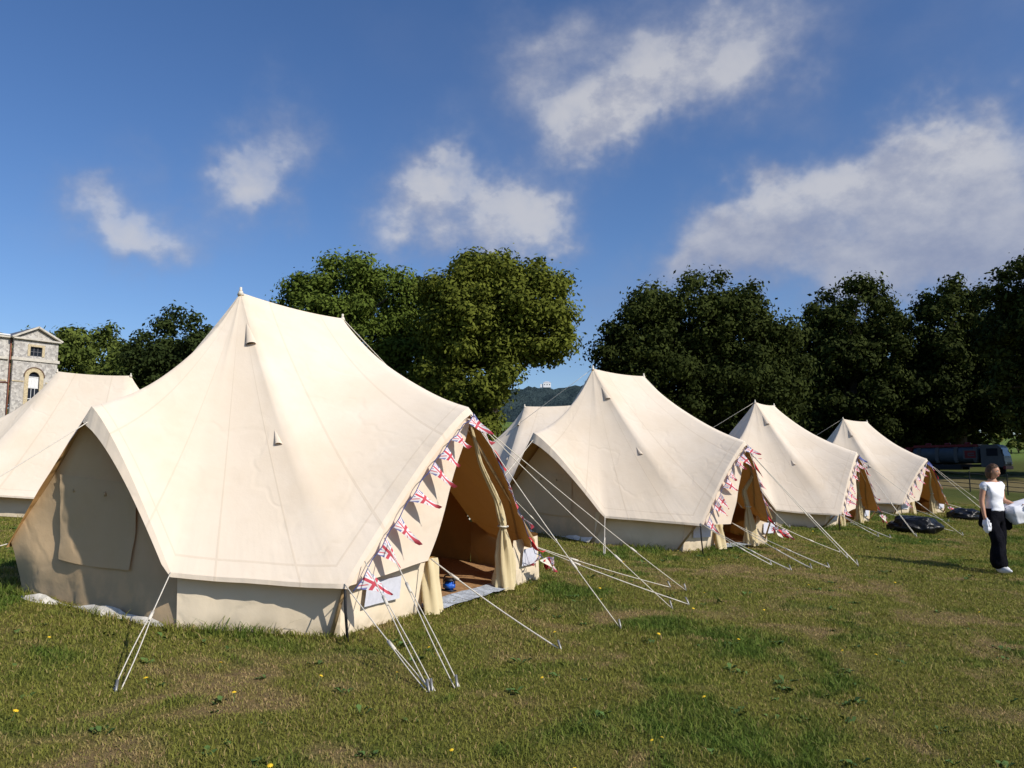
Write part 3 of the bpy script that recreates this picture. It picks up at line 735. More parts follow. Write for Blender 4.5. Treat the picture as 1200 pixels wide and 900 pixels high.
# ------------------------------------------------------------------ foliage
def leaf_mat(name, dark, light, trans=.12):
    m, t = newmat(name)
    a = t.attr('tone'); tone = a.outputs['Fac']
    c = t.mix(tone, dark, light)
    dif = principled(t, c, .8, None, spec=.06)
    tr = t.n('ShaderNodeBsdfTranslucent', ins={'Color': t.mix(.5, c, (.10, .14, .01))}).outputs[0]
    t.out(t.n('ShaderNodeMixShader', ins={0: trans, 1: dif, 2: tr}).outputs[0]); return m
def leaves(name, centers, radii, n, size, mat, parent, rng, up=.35, tone_c=None, flat=1.):
    """n small leaf sprays scattered through clumps; built straight from arrays"""
    C = np.asarray(centers); Rr = np.asarray(radii)
    w = Rr**2; idx = rng.choice(len(C), n, p=w/w.sum())
    d = rng.normal(size=(n, 3)); d /= np.linalg.norm(d, axis=1)[:, None]
    rr = rng.random(n)**.45
    rr = rr*np.where(rng.random(n) < .16, 1.5, 1.)
    P = C[idx] + d*np.stack([rr, rr, rr*flat], -1)*Rr[idx][:, None]
    nrm = d*1.0 + rng.normal(size=(n, 3))*.42; nrm[:, 2] += up
    nrm /= np.linalg.norm(nrm, axis=1)[:, None]
    tv = rng.normal(size=(n, 3)); tv[:, 2] -= .5
    tv -= nrm*(tv*nrm).sum(1)[:, None]; tv /= np.linalg.norm(tv, axis=1)[:, None]
    bv = np.cross(nrm, tv); s = size*(.55+.9*rng.random(n))[:, None]
    v0 = P - tv*s*.55; v1 = P + bv*s*.30 + nrm*s*.08; v2 = P + tv*s*.6; v3 = P - bv*s*.32 - nrm*s*.05
    V = np.stack([v0, v1, v2, v3], 1).reshape(-1, 3).astype(np.float32)
    me = bpy.data.meshes.new(name)
    me.vertices.add(4*n); me.vertices.foreach_set('co', V.ravel())
    me.loops.add(4*n); me.loops.foreach_set('vertex_index', np.arange(4*n, dtype=np.int32))
    me.polygons.add(n); me.polygons.foreach_set('loop_start', np.arange(0, 4*n, 4, dtype=np.int32)); me.polygons.foreach_set('loop_total', np.full(n, 4, np.int32))
    tc = (rng.random(len(C)) if tone_c is None else tone_c)[idx]
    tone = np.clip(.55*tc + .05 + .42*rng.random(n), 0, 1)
    at = me.attributes.new('tone', 'FLOAT', 'POINT'); at.data.foreach_set('value', np.repeat(tone, 4).astype(np.float32))
    me.update(calc_edges=True); me.materials.append(mat)
    o = bpy.data.objects.new(name, me); COL.objects.link(o); o.parent = parent; return o
M_BARK = simple('tree_bark', (.075, .058, .042), .9, .3, 3., bump=.8, bdist=.05)
def clumps(blobs, rng, per, rel, wobble=.12):
    Cs = []; Rs = []
    tot = sum(b[3]*b[4]+b[4]*b[5]+b[3]*b[5] for b in blobs)
    for (x, y, z, rx, ry, rz) in blobs:
        k = max(6, int(per*(rx*ry+ry*rz+rx*rz)/tot))
        d = rng.normal(size=(k, 3)); d /= np.linalg.norm(d, axis=1)[:, None]
        f = (.55+.45*rng.random(k)**.5)*(1+wobble*rng.normal(size=k))
        Cs.append(np.array([x, y, z]) + d*np.array([rx, ry, rz])*f[:, None]); Rs.append(rel*(.6+.8*rng.random(k)))
    return np.concatenate(Cs), np.concatenate(Rs)
def tree(name, label, x, y, height, blobs, n, size, mat, seed, trunk_r=.45, per=150, rel=1.3, group=None, zb=None, up=.35, lean=0., flat=.75, tonefn=None):
    rng = np.random.default_rng(seed); rnd = random.Random(seed)
    z = gz(x, y)
    r = thing(name, label, 'tree', (x, y, z-.05), 0, group)
    Cs, Rs = clumps(blobs, rng, per, rel)
    keep = Cs[:, 2] > .8; Cs, Rs = Cs[keep], Rs[keep]
    tc = None
    if tonefn is not None: tc = np.clip(tonefn(Cs)+.35*(rng.random(len(Cs))-.5), 0, 1)  # tone by clump position paints sunlit tops into the leaf colour
    leaves('crown', Cs, Rs, n, size, mat, r, rng, up, tc, flat)
    top = height*.72; pl = []
    tp = [Vector((lean*i/8+.12*math.sin(i*1.3+seed), .1*math.cos(i+seed), top*i/8)) for i in range(9)]
    pl.append((tp, [trunk_r*(1.35 if i == 0 else 1)*(1-.095*i) for i in range(9)]))
    for k in range(16):
        j = rnd.randint(2, 7); a = tp[j]; c = Vector(Cs[rnd.randrange(len(Cs))])
        if c.z < a.z-1: continue
        m1 = a.lerp(c, .5)+Vector((rnd.uniform(-.4, .4), rnd.uniform(-.4, .4), rnd.uniform(.1, .7)))
        pl.append(([a, a.lerp(m1, .55)+Vector((0, 0, .15)), m1, m1.lerp(c, .6), c], [trunk_r*.42*(1-.07*j), trunk_r*.32, trunk_r*.22, trunk_r*.13, trunk_r*.05]))
    tubes('trunk', pl, M_BARK, r, 8)
    return r
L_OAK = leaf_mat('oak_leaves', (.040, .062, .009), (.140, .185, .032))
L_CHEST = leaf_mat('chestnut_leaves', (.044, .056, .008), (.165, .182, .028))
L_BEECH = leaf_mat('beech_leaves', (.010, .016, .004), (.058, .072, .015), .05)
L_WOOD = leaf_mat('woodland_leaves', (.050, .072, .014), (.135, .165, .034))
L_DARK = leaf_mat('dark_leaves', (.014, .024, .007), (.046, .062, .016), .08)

# big horse chestnut behind the tents
def chest_tone(C): return .25+.5*(C[:, 2]-3)/14 + .12*(C[:, 0])/5  # upper and right-hand clumps lighter in colour, as if sunlit
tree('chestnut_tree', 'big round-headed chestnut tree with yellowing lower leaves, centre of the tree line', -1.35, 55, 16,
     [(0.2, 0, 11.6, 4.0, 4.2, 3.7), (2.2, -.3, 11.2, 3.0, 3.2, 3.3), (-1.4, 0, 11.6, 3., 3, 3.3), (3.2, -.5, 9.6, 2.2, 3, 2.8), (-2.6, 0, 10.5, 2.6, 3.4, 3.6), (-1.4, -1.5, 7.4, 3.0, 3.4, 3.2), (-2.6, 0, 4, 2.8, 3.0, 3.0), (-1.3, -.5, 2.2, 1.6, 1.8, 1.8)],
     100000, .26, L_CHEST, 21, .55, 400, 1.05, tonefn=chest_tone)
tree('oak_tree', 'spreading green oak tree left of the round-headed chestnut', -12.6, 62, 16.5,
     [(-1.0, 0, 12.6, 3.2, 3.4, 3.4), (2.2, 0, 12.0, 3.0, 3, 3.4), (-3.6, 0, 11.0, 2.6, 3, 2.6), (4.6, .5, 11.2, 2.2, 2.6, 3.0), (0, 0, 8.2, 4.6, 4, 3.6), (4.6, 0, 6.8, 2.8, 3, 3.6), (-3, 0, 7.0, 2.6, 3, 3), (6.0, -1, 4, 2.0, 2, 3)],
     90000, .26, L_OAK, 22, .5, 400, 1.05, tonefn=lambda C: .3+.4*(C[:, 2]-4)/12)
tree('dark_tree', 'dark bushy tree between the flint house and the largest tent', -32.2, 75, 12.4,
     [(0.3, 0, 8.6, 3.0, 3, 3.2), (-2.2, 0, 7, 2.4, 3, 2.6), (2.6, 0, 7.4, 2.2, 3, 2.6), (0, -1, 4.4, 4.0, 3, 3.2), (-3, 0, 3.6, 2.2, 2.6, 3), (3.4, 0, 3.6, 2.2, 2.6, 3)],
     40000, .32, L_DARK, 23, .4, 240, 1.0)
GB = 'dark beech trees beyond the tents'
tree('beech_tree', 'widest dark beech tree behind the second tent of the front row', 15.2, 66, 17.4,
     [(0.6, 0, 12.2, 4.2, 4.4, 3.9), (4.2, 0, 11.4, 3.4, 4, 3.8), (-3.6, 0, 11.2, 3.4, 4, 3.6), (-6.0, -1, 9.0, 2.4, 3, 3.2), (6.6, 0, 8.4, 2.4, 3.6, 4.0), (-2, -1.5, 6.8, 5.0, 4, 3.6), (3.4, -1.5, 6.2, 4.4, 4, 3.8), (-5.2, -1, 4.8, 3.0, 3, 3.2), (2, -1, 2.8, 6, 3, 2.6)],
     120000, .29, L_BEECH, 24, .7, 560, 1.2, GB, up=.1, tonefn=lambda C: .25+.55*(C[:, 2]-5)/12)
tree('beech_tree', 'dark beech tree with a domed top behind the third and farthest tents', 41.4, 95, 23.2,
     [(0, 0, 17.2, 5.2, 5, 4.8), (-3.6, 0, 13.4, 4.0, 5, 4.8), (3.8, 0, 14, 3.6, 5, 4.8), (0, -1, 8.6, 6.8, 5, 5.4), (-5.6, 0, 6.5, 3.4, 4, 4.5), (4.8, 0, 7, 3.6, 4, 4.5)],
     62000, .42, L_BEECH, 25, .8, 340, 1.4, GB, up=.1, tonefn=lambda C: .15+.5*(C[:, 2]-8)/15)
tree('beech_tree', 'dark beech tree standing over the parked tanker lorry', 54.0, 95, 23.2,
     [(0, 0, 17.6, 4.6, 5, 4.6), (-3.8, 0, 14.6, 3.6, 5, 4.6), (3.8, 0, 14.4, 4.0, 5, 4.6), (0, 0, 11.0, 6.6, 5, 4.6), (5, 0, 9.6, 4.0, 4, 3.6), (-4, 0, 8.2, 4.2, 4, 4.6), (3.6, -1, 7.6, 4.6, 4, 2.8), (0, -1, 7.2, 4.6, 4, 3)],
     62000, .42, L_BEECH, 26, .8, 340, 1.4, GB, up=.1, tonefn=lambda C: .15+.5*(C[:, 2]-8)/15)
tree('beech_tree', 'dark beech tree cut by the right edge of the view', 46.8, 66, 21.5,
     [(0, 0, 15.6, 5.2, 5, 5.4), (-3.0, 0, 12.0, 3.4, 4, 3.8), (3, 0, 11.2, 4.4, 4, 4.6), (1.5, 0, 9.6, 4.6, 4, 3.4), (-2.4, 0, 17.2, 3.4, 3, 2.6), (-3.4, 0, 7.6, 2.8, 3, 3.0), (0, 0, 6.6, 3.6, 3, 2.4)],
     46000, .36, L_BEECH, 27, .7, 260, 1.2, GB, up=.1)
tree('beech_tree', 'unseen dark beech tree out to the right, added to shade the lorry', 55.5, 74.5, 19,  # stands out of view; added to cast shade over the lorry
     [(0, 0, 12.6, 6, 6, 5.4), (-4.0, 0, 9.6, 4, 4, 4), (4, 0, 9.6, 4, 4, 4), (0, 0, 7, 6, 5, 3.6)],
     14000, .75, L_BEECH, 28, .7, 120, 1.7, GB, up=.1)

def wood_mass(name, label_blobs, n, size, mat, seed, per, rel):
    rng = np.random.default_rng(seed)
    Cs, Rs = clumps(label_blobs, rng, per, rel, .08)
    o = leaves(name, Cs, Rs, n, size, mat, None, rng, .35, None, .8); o['kind'] = 'stuff'; return o
bl = []
rr_ = random.Random(5)
for px_ in range(-60, 290, 17):
    D_ = 108+rr_.uniform(-6, 10); x_ = (px_-600)/923*D_
    top_px = 385 if px_ < 60 else 383+10*math.sin(px_*.05) if px_ < 160 else 400
    zt_ = 1.59+(551.4-top_px-rr_.uniform(0, 10))/923*D_; g_ = gz(x_, D_)
    h_ = zt_-g_
    bl += [(x_, D_, g_+h_*.62, 3.2, 3.5, h_*.38), (x_+1, D_-2, g_+h_*.3, 3.6, 3, h_*.35)]
w_ = wood_mass('woodland', bl, 70000, .50, L_WOOD, 31, 420, 1.5)
tag(w_, 'bright green woodland rising behind the flint house', 'woodland')
bl = []
for px_ in range(742, 1135, 21):
    D_ = 118+rr_.uniform(-4, 6); x_ = (px_-600)/923*D_; g_ = gz(x_, D_)
    h_ = 16+rr_.uniform(-2, 3)
    bl += [(x_, D_, g_+h_*.62, 4.2, 3.5, h_*.40), (x_+1, D_-2, g_+h_*.28, 4.4, 3, h_*.32)]
    if px_ > 900: bl.append(((px_-600)/923*101, 101, gz(30, 101)+1.5, 3.0, 2.5, 4.2))
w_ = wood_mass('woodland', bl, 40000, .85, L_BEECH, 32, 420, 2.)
tag(w_, 'dark shaded woodland filling the gaps under the beech trees', 'woodland')
# sunlit bush near the lorry front
bl = [(0, 0, 1.8, 1.6, 1.6, 1.6), (1.6, 0, 1.4, 1.4, 1.3, 1.3), (-1.2, .3, 1.2, 1.2, 1.2, 1.1)]
def shrub(name, label, x, y, blobs, n, size, mat, seed, per=50, rel=.5):
    rng = np.random.default_rng(seed); Cs, Rs = clumps(blobs, rng, per, rel)
    r = thing(name, label, 'shrub', (x, y, gz(x, y)))
    leaves('foliage', Cs, Rs, n, size, mat, r, rng)
    tubes('stem', [([Vector((0, 0, -.05)), Vector((.1*k-.2, .1, .7)), Vector((.35*k-.7, .2, 1.6))], [.06, .045, .02]) for k in range(5)], M_BARK, r, 6)
L_YEL = leaf_mat('sunlit_shrub_leaves', (.07, .09, .02), (.15, .16, .04))
shrub('shrub', 'pale sunlit shrub on the far lawn right of the lorry', 84, 131, [(a*1.7, b*1.7, c*1.7, d*1.7, e*1.7, f*1.7) for a, b, c, d, e, f in bl], 5000, .5, L_YEL, 41)

# far wooded hill with a tiny pale house on top
def hill():
    xs = np.linspace(-120, 260, 96); ys = np.linspace(380, 700, 50); V = []
    for x_ in xs:
        for y_ in ys:
            cx = (x_-40)/150; cy = (y_-560)/120
            h = 48*math.exp(-cx*cx*1.1-cy*cy)*1. + 6*nz(x_*.03, y_*.03, 4) + 4.5*nz(x_*.13, y_*.13, 2)+2.5*abs(nz(x_*.4, y_*.4, 7))
            V.append((x_, y_, gz(0, 200)-3+h))
    m, t = newmat('far_hill_trees'); p = t.pos()
    n1 = t.noise(p, .11, 6, .65); n2 = t.noise(p, .5, 4, .6)
    c = t.mix(t.sstep(n1, .35, .65), (.034, .054, .058), (.052, .076, .076)); c = t.mix(t.sstep(n2, .5, .75), c, (.026, .042, .048))  # blue-grey greens put the distance haze into the hill's colour
    t.out(principled(t, c, .95, t.bump(t.math('ADD', n1, n2), 1., 3.), spec=.05))
    struct(mesh_obj('hills', V, grid_faces(len(xs), len(ys)), m))
hill()

# ------------------------------------------------------------------ flint house
def house():
    z0 = gz(-45, 71)-.3
    r = thing('flint_house', 'grey flint house with stone pediment, small upper window and arched window', 'house', (-44.75, 70, z0), math.atan2(.8, .6))
    off = 5.34-z0*0 - (z0)  # local z of absolute heights = z - z0
    Z = lambda a: a - z0
    # materials
    m, t = newmat('flint_wall'); co = t.coord()
    vor = t.n('ShaderNodeTexVoronoi', ins={'Scale': 5.5, 'Vector': co}); vc = vor.outputs['Color']; vd = vor.outputs['Distance']
    g = t.n('ShaderNodeSeparateColor', ins={0: vc}).outputs[0]
    c = t.mix(g, (.30, .28, .26), (.58, .55, .50)); c = t.mix(t.sstep(vd, .05, .12, 1, 0), c, (.56, .53, .47)); c = t.mix(t.sstep(t.noise(co, .6, 5), .4, .7, 0, .3), c, (.36, .31, .25))
    t.out(principled(t, c, .85, t.bump(vd, .5, .04))); FL = m
    ST = simple('pale_stone', (.52, .48, .41), .8, .15, 3.); YB = simple('yellow_brick', (.50, .41, .26), .85, .2, 9.); WH = simple('white_paint', (.7, .7, .7), .5, .05, 5.)
    SL = simple('roof_slate', (.14, .14, .155), .6, .3, 6.); GL = simple('window_glass', (.02, .025, .035), .08, .1, 2., spec=.6, bump=.02); PIPE = simple('rusty_pipe', (.20, .08, .05), .7, .2, 5.)
    W = 3.75; TOP = Z(13.45)
    # main pavilion wall with the window openings cut as real recesses (built from panels around them)
    wx0, wx1, wz0, wz1 = 1.36, 2.36, Z(11.98), Z(12.85)
    ax0, ax1, az0, asp = 1.36, 2.28, Z(7.0), Z(10.08)
    ac = (ax0+ax1)/2; ar = (ax1-ax0)/2
    bm = bmesh.new()
    def wallbox(x0, x1, za, zb): box(bm, ((x0+x1)/2, .15, (za+zb)/2), (x1-x0, .3, zb-za))
    wallbox(0, W, -1, az0); wallbox(0, ax0, az0, asp+ar); wallbox(ax1, W, az0, asp+ar)
    # spandrels above the arch
    for s_ in (-1, 1):
        prev = None
        for k in range(9):
            a_ = math.pi/2*k/8; xx = ac+s_*ar*math.cos(a_); zz_ = asp+ar*math.sin(a_)
            if prev:
                x_a, z_a = prev
                vs = [bm.verts.new((x_a, y_, z_a)) for y_ in (0, .3)] + [bm.verts.new((xx, y_, zz_)) for y_ in (0, .3)] + [bm.verts.new((x_a, y_, asp+ar)) for y_ in (0, .3)] + [bm.verts.new((xx, y_, asp+ar)) for y_ in (0, .3)]
                for f in ((0, 2, 6, 4), (1, 5, 7, 3), (0, 1, 3, 2)): bm.faces.new([vs[i] for i in f])
            prev = (xx, zz_)
    wallbox(0, W, asp+ar, wz0); wallbox(0, wx0, wz0, wz1); wallbox(wx1, W, wz0, wz1); wallbox(0, W, wz1, TOP)
    bm2v = [(0, 0, TOP), (W, 0, TOP), (W/2, 0, TOP+1.05)]
    vs = [bm.verts.new((a, b+.02, c)) for a, b, c in bm2v]; bm.faces.new(vs)
    box(bm, (W-.15, 4.3, TOP/2-.5), (.3, 8., TOP+1)); 
    bmesh.ops.recalc_face_normals(bm, faces=bm.faces); wl = bm_obj('wall', bm, FL, r)
    bm = bmesh.new(); box(bm, (-5, .65, TOP/2-.5), (9.98, .3, TOP+1)); wg = bm_obj('wing_wall', bm, FL, r)
    # cornices and string courses
    bm = bmesh.new()
    for za, h_, d_ in ((TOP+.03, .16, .28), (Z(11.62), .28, .12)):
        box(bm, (W/2, -.0-d_/2+.003, za), (W+.3, d_, h_), bevel=.02)
    bm_obj('string_course', bm, ST, r)
    bm = bmesh.new(); box(bm, (-5.2, .40, Z(11.62)), (9.9, .2, .24), bevel=.02); box(bm, (-5.2, .36, TOP+.1), (9.9, .3, .2), bevel=.02); bm_obj('wing_cornice', bm, ST, r)
    bm = bmesh.new(); box(bm, (.48, -.03, Z(9.6)), (.95, .06, .10)); box(bm, (3.27, -.03, Z(9.6)), (.92, .06, .10)); box(bm, (-5.2, .47, Z(9.6)), (9.9, .06, .1)); bm_obj('string_course', bm, YB, r)
    bm = bmesh.new()
    L_ = math.hypot(W/2+.25, 1.12); an = math.atan2(1.12, W/2+.25)
    for s_ in (-1, 1):
        box(bm, (W/2+s_*(W/4+.1), -.14, TOP+.66), (L_+.1, .36, .17), Matrix.Rotation(s_*an, 3, 'Y'), .02)
    bm_obj('pediment_moulding', bm, ST, r)
    # roofs
    V = [(-.25, -.3, TOP+.12), (W/2, -.3, TOP+1.3), (W+.25, -.3, TOP+.12), (-.25, 8, TOP+.12), (W/2, 8, TOP+1.3), (W+.25, 8, TOP+.12)]
    mesh_obj('roof', V, [(0, 1, 4, 3), (1, 2, 5, 4)], SL, r, smooth=False)
    V = [(-10, .3, TOP+.24), (-.3, .3, TOP+.24), (-.3, 3.5, TOP+1.0), (-10, 3.5, TOP+1.0)]
    mesh_obj('roof', V, [(0, 1, 2, 3)], SL, r, smooth=False)
    bm = bmesh.new(); box(bm, (-5.1, .22, TOP+.26), (9.6, .14, .12)); bm_obj('gutter', bm, WH, r)
    # small window
    bm = bmesh.new()
    for x0, x1, za, zb in ((wx0-.22, wx0, wz0-.02, wz1+.2), (wx1, wx1+.22, wz0-.02, wz1+.2), (wx0, wx1, wz1, wz1+.2)): box(bm, ((x0+x1)/2, -.02, (za+zb)/2), (x1-x0-.004, .05, zb-za-.004))
    su = bm_obj('window', bm, YB, r)
    bm = bmesh.new(); box(bm, ((wx0+wx1)/2, .2, (wz0+wz1)/2), (1.02, .02, .87)); bm_obj('pane', bm, GL, su)
    bm = bmesh.new()
    for k in range(4): box(bm, (wx0+.03+k*.333, .17, (wz0+wz1)/2), (.05, .04, .86))
    for k in range(3): box(bm, ((wx0+wx1)/2, .165, wz0+.03+k*.40), (1.05, .035, .05))
    bm_obj('frame', bm, simple('dark_frame', (.12, .12, .13), .6), su)
    # arched window
    V = []; F = []
    seg = []
    for k in range(17):
        a_ = math.pi*k/16; seg.append((math.cos(a_), math.sin(a_)))
    outer = [(ac+(ar+.34)*c_, asp+(ar+.34)*s_) for c_, s_ in seg]; inner = [(ac+(ar+.0)*c_, asp+(ar+.0)*s_) for c_, s_ in seg]
    outer = [(outer[0][0], az0)]+outer+[(outer[-1][0], az0)]; inner = [(inner[0][0], az0)]+inner+[(inner[-1][0], az0)]
    for (o_, i_) in zip(outer, inner): V += [(o_[0], -.045, o_[1]), (i_[0], -.045, i_[1]), (o_[0], .0, o_[1]), (i_[0], .18, i_[1])]
    for k in range(len(outer)-1): b = 4*k; F += [(b, b+4, b+5, b+1), (b+2, b, b+4, b+6)[::1], (b+1, b+5, b+7, b+3)]
    su = mesh_obj('arched_window', V, F, YB, r, smooth=False)
    tubes('hood_mould', [([Vector((ac+(ar+.40)*c_, -.05, asp+(ar+.40)*s_)) for c_, s_ in seg], .05)], simple('dark_brick', (.15, .09, .06), .8), su, 6)
    V = [(x_, .2, z_) for x_, z_ in inner]; mesh_obj('pane', V, [tuple(range(len(V)))], GL, su, smooth=False)
    bm = bmesh.new()
    for k in range(4): box(bm, (ax0+.03+k*.303, .17, (az0+asp)/2), (.035, .04, asp-az0))
    for z_ in (asp, asp-1.0, asp-2.0): box(bm, (ac, .162, z_), (.96, .045, .07))
    bm_obj('frame', bm, WH, su)
    bm = bmesh.new(); box(bm, (ac, .188, asp-.50), (.9, .012, .9)); bm_obj('blind', bm, WH, su)
    tube('drain_pipe', [(-.10, .40, -1), (-.10, .40, TOP)], .07, PIPE, r)
    tube('drain_pipe', [(-4.0, .45, Z(9.3)), (-.15, .45, Z(9.45))], .05, PIPE, r)
house()
def far_house():
    x, y = 24.8, 555.
    zt = 1.59+(551.4-449)/923*y
    r = thing('white_house', 'tiny white house on top of the distant wooded hill', 'house', (x, y, zt-3.2)); r.scale = (.6, .6, .55)
    bm = bmesh.new(); box(bm, (0, 0, 3), (9, 6, 6)); box(bm, (-6, .5, 2.2), (4, 5, 4.4)); bm_obj('wall', bm, simple('white_render', (.8, .8, .8), .7, .05, 1.), r)
    V = [(-4.8, -3.2, 6), (4.8, -3.2, 6), (4.8, 3.2, 6), (-4.8, 3.2, 6), (-2, 0, 8), (2, 0, 8)]
    mesh_obj('roof', V, [(0, 1, 5, 4), (1, 2, 5), (2, 3, 4, 5), (3, 0, 4)], simple('pale_roof', (.5, .5, .52), .7, .1, 1.), r, smooth=False)
    bm = bmesh.new()
    for k in range(3): box(bm, (-2.8+k*2.8, -3.02, 3.6), (1., .06, 1.5))
    bm_obj('window', bm, simple('window_glass', (.02, .025, .035)), r)
far_house()

# ------------------------------------------------------------------ fence and lorry
def fence():
    A = Vector((20.0, 58.5)); B = Vector((37.5, 41.2)); n = 13
    r = thing('estate_fence', 'dark metal estate fence running across the grass beyond the tents', 'fence', (A.x, A.y, gz(A.x, A.y)))
    IR = simple('fence_iron', (.035, .034, .03), .7, .2, 9.)
    P = [A.lerp(B, i/(n-1)) for i in range(n)]
    loc = lambda p, z: Vector((p.x-A.x, p.y-A.y, gz(p.x, p.y)-gz(A.x, A.y)+z))
    for p in P:
        bm = bmesh.new(); c = loc(p, .62); box(bm, c, (.06, .06, 1.34), Matrix.Rotation(R(45), 3, 'Z'), .01); bm_obj('post', bm, IR, r)
    for z in (.25, .52, .8, 1.15):
        tube('rail', [loc(p, z) for p in P], .022, IR, r, 6)
fence()
def lorry():
    c = Vector((46.2, 81.6)); d = Vector((5.2, -5.85)).normalized()
    r = thing('tanker_lorry', 'red and grey tanker lorry parked in the shade under the beech trees', 'lorry', (c.x, c.y, gz(c.x, c.y)), math.atan2(d.y, d.x))
    GY = simple('tank_grey', (.05, .065, .08), .45, .15, 2., spec=.4); RD = simple('lorry_red', (.17, .010, .014), .45, .2, 3., spec=.4); BK = simple('lorry_chassis', (.02, .02, .022), .7, .2, 5.); WH = simple('white_paint', (.7, .7, .7))
    GLS = simple('window_glass', (.02, .025, .035)); CAB = simple('cab_silver', (.075, .082, .09), .4, .1, 3., spec=.5)  # lorry paints darkened in colour to deepen the shade it stands in
    L = 8.6
    # tank: superelliptic drum lying along x
    V = []; n = 28; xs = [-L/2-.05, -L/2, -L/2+.12, -L/2+.3, -1.2, 1.2, 1.95, 2.08, 2.14, 2.16]; rs = [.4, .8, .95, 1, 1, 1, .98, .9, .7, .3]
    for x_, k in zip(xs, rs):
        for i in range(n):
            a = 2*math.pi*i/n; ca, sa = math.cos(a), math.sin(a)
            V.append((x_, 1.15*k*math.copysign(abs(ca)**.75, ca), 2.02+.88*k*math.copysign(abs(sa)**.75, sa)))
    F = [(i*n+k, i*n+(k+1) % n, (i+1)*n+(k+1) % n, (i+1)*n+k) for i in range(len(xs)-1) for k in range(n)]
    F += [tuple(range(n)), tuple((len(xs)-1)*n+k for k in range(n))]
    tk = mesh_obj('tank', V, F, GY, r)
    bm = bmesh.new(); box(bm, (-1.1, 0, 2.95), (6.3, 1.7, .26), bevel=.06); bm_obj('top_walkway', bm, RD, tk)
    for k in range(3):
        V, F = tube_geo([(-3+k*1.9, 0, 3.05), (-3+k*1.9, 0, 3.26), (-3+k*1.9, 0, 3.30)], [.3, .3, .22], 14); mesh_obj('hatch', V, F, RD, tk)
    for k in range(4):
        xx = -3.6+k*1.8
        bm = bmesh.new(); box(bm, (xx, 0, 2.02), (.06, 2.36, 1.55), bevel=.2); bm_obj('band', bm, CAB, tk)
    bm = bmesh.new(); box(bm, (-4.7, 0, 1.95), (.75, 2.25, 1.9), bevel=.12); bm_obj('rear_cabinet', bm, RD, r)
    # emblem: white bordered red square with pale marks
    bm = bmesh.new(); box(bm, (1.35, -1.17, 2.05), (1.3, .03, .95), bevel=.01); em = bm_obj('emblem', bm, CAB, tk)
    bm = bmesh.new(); box(bm, (1.38, -1.19, 2.05), (1.02, .02, .75)); bm_obj('emblem_field', bm, RD, em)
    bm = bmesh.new(); box(bm, (1.5, -1.204, 2.16), (.5, .01, .09)); box(bm, (1.5, -1.204, 1.94), (.5, .01, .09)); box(bm, (1.2, -1.204, 2.05), (.09, .01, .3)); bm_obj('emblem_mark', bm, CAB, em)
    # cab
    prof = [(2.3, .75), (4.3, .75), (4.42, 1.2), (4.36, 1.75), (4.05, 2.75), (3.75, 3.0), (2.45, 3.0), (2.3, 2.9)]
    bm = bmesh.new(); a_ = [bm.verts.new((x_, -1.17, z_)) for x_, z_ in prof]; b_ = [bm.verts.new((x_, 1.17, z_)) for x_, z_ in prof]
    bm.faces.new(a_); bm.faces.new(b_[::-1])
    for i in range(len(prof)): j = (i+1) % len(prof); bm.faces.new((a_[i], b_[i], b_[j], a_[j])[::-1])
    bmesh.ops.recalc_face_normals(bm, faces=bm.faces); bmesh.ops.bevel(bm, geom=list(bm.edges), offset=.06, segments=2, affect='EDGES'); cb = bm_obj('cab', bm, CAB, r, False)
    rot = Matrix.Rotation(-math.atan2(.31, 1.), 3, 'Y')
    bm = bmesh.new(); box(bm, (4.22, 0, 2.27), (.03, 2.0, .85), rot); bm_obj('windscreen', bm, GLS, cb)
    for s_ in (-1, 1):
        bm = bmesh.new(); box(bm, (3.35, s_*1.18, 2.25), (1.0, .03, .75), bevel=.01); dr = bm_obj('door', bm, GLS, cb)
        bm = bmesh.new(); box(bm, (4.43, s_*.85, 1.15), (.08, .32, .2), bevel=.02); bm_obj('headlight', bm, WH, cb)
        bm = bmesh.new(); box(bm, (4.3, s_*1.38, 2.3), (.08, .22, .45), bevel=.02); bm_obj('mirror', bm, BK, cb)
    bm = bmesh.new(); box(bm, (4.35, 0, .72), (.25, 2.3, .35), bevel=.03); bm_obj('bumper', bm, RD, r)
    bm = bmesh.new(); box(bm, (-.3, 0, .92), (9.0, 1.0, .28)); box(bm, (-.8, -1.02, .78), (2.6, .35, .55), bevel=.04); box(bm, (-.8, 1.02, .78), (2.6, .35, .55), bevel=.04); box(bm, (-3.4, -1.08, 1.1), (2.6, .3, .1)); box(bm, (-3.4, 1.08, 1.1), (2.6, .3, .1)); bm_obj('chassis', bm, BK, r)
    for x_ in (3.35, -2.9, -4.05):
        for s_ in (-1, 1):
            V, F = tube_geo([(x_, s_*1.15, .5), (x_, s_*1.12, .5), (x_, s_*.85, .5), (x_, s_*.82, .5)], [.44, .5, .5, .44], 24); w = mesh_obj('wheel', V, F, BK, r)
            V, F = tube_geo([(x_, s_*1.158, .5), (x_, s_*1.10, .5)], [.26, .22], 18); mesh_obj('rim', V, F, CAB, w)
lorry()

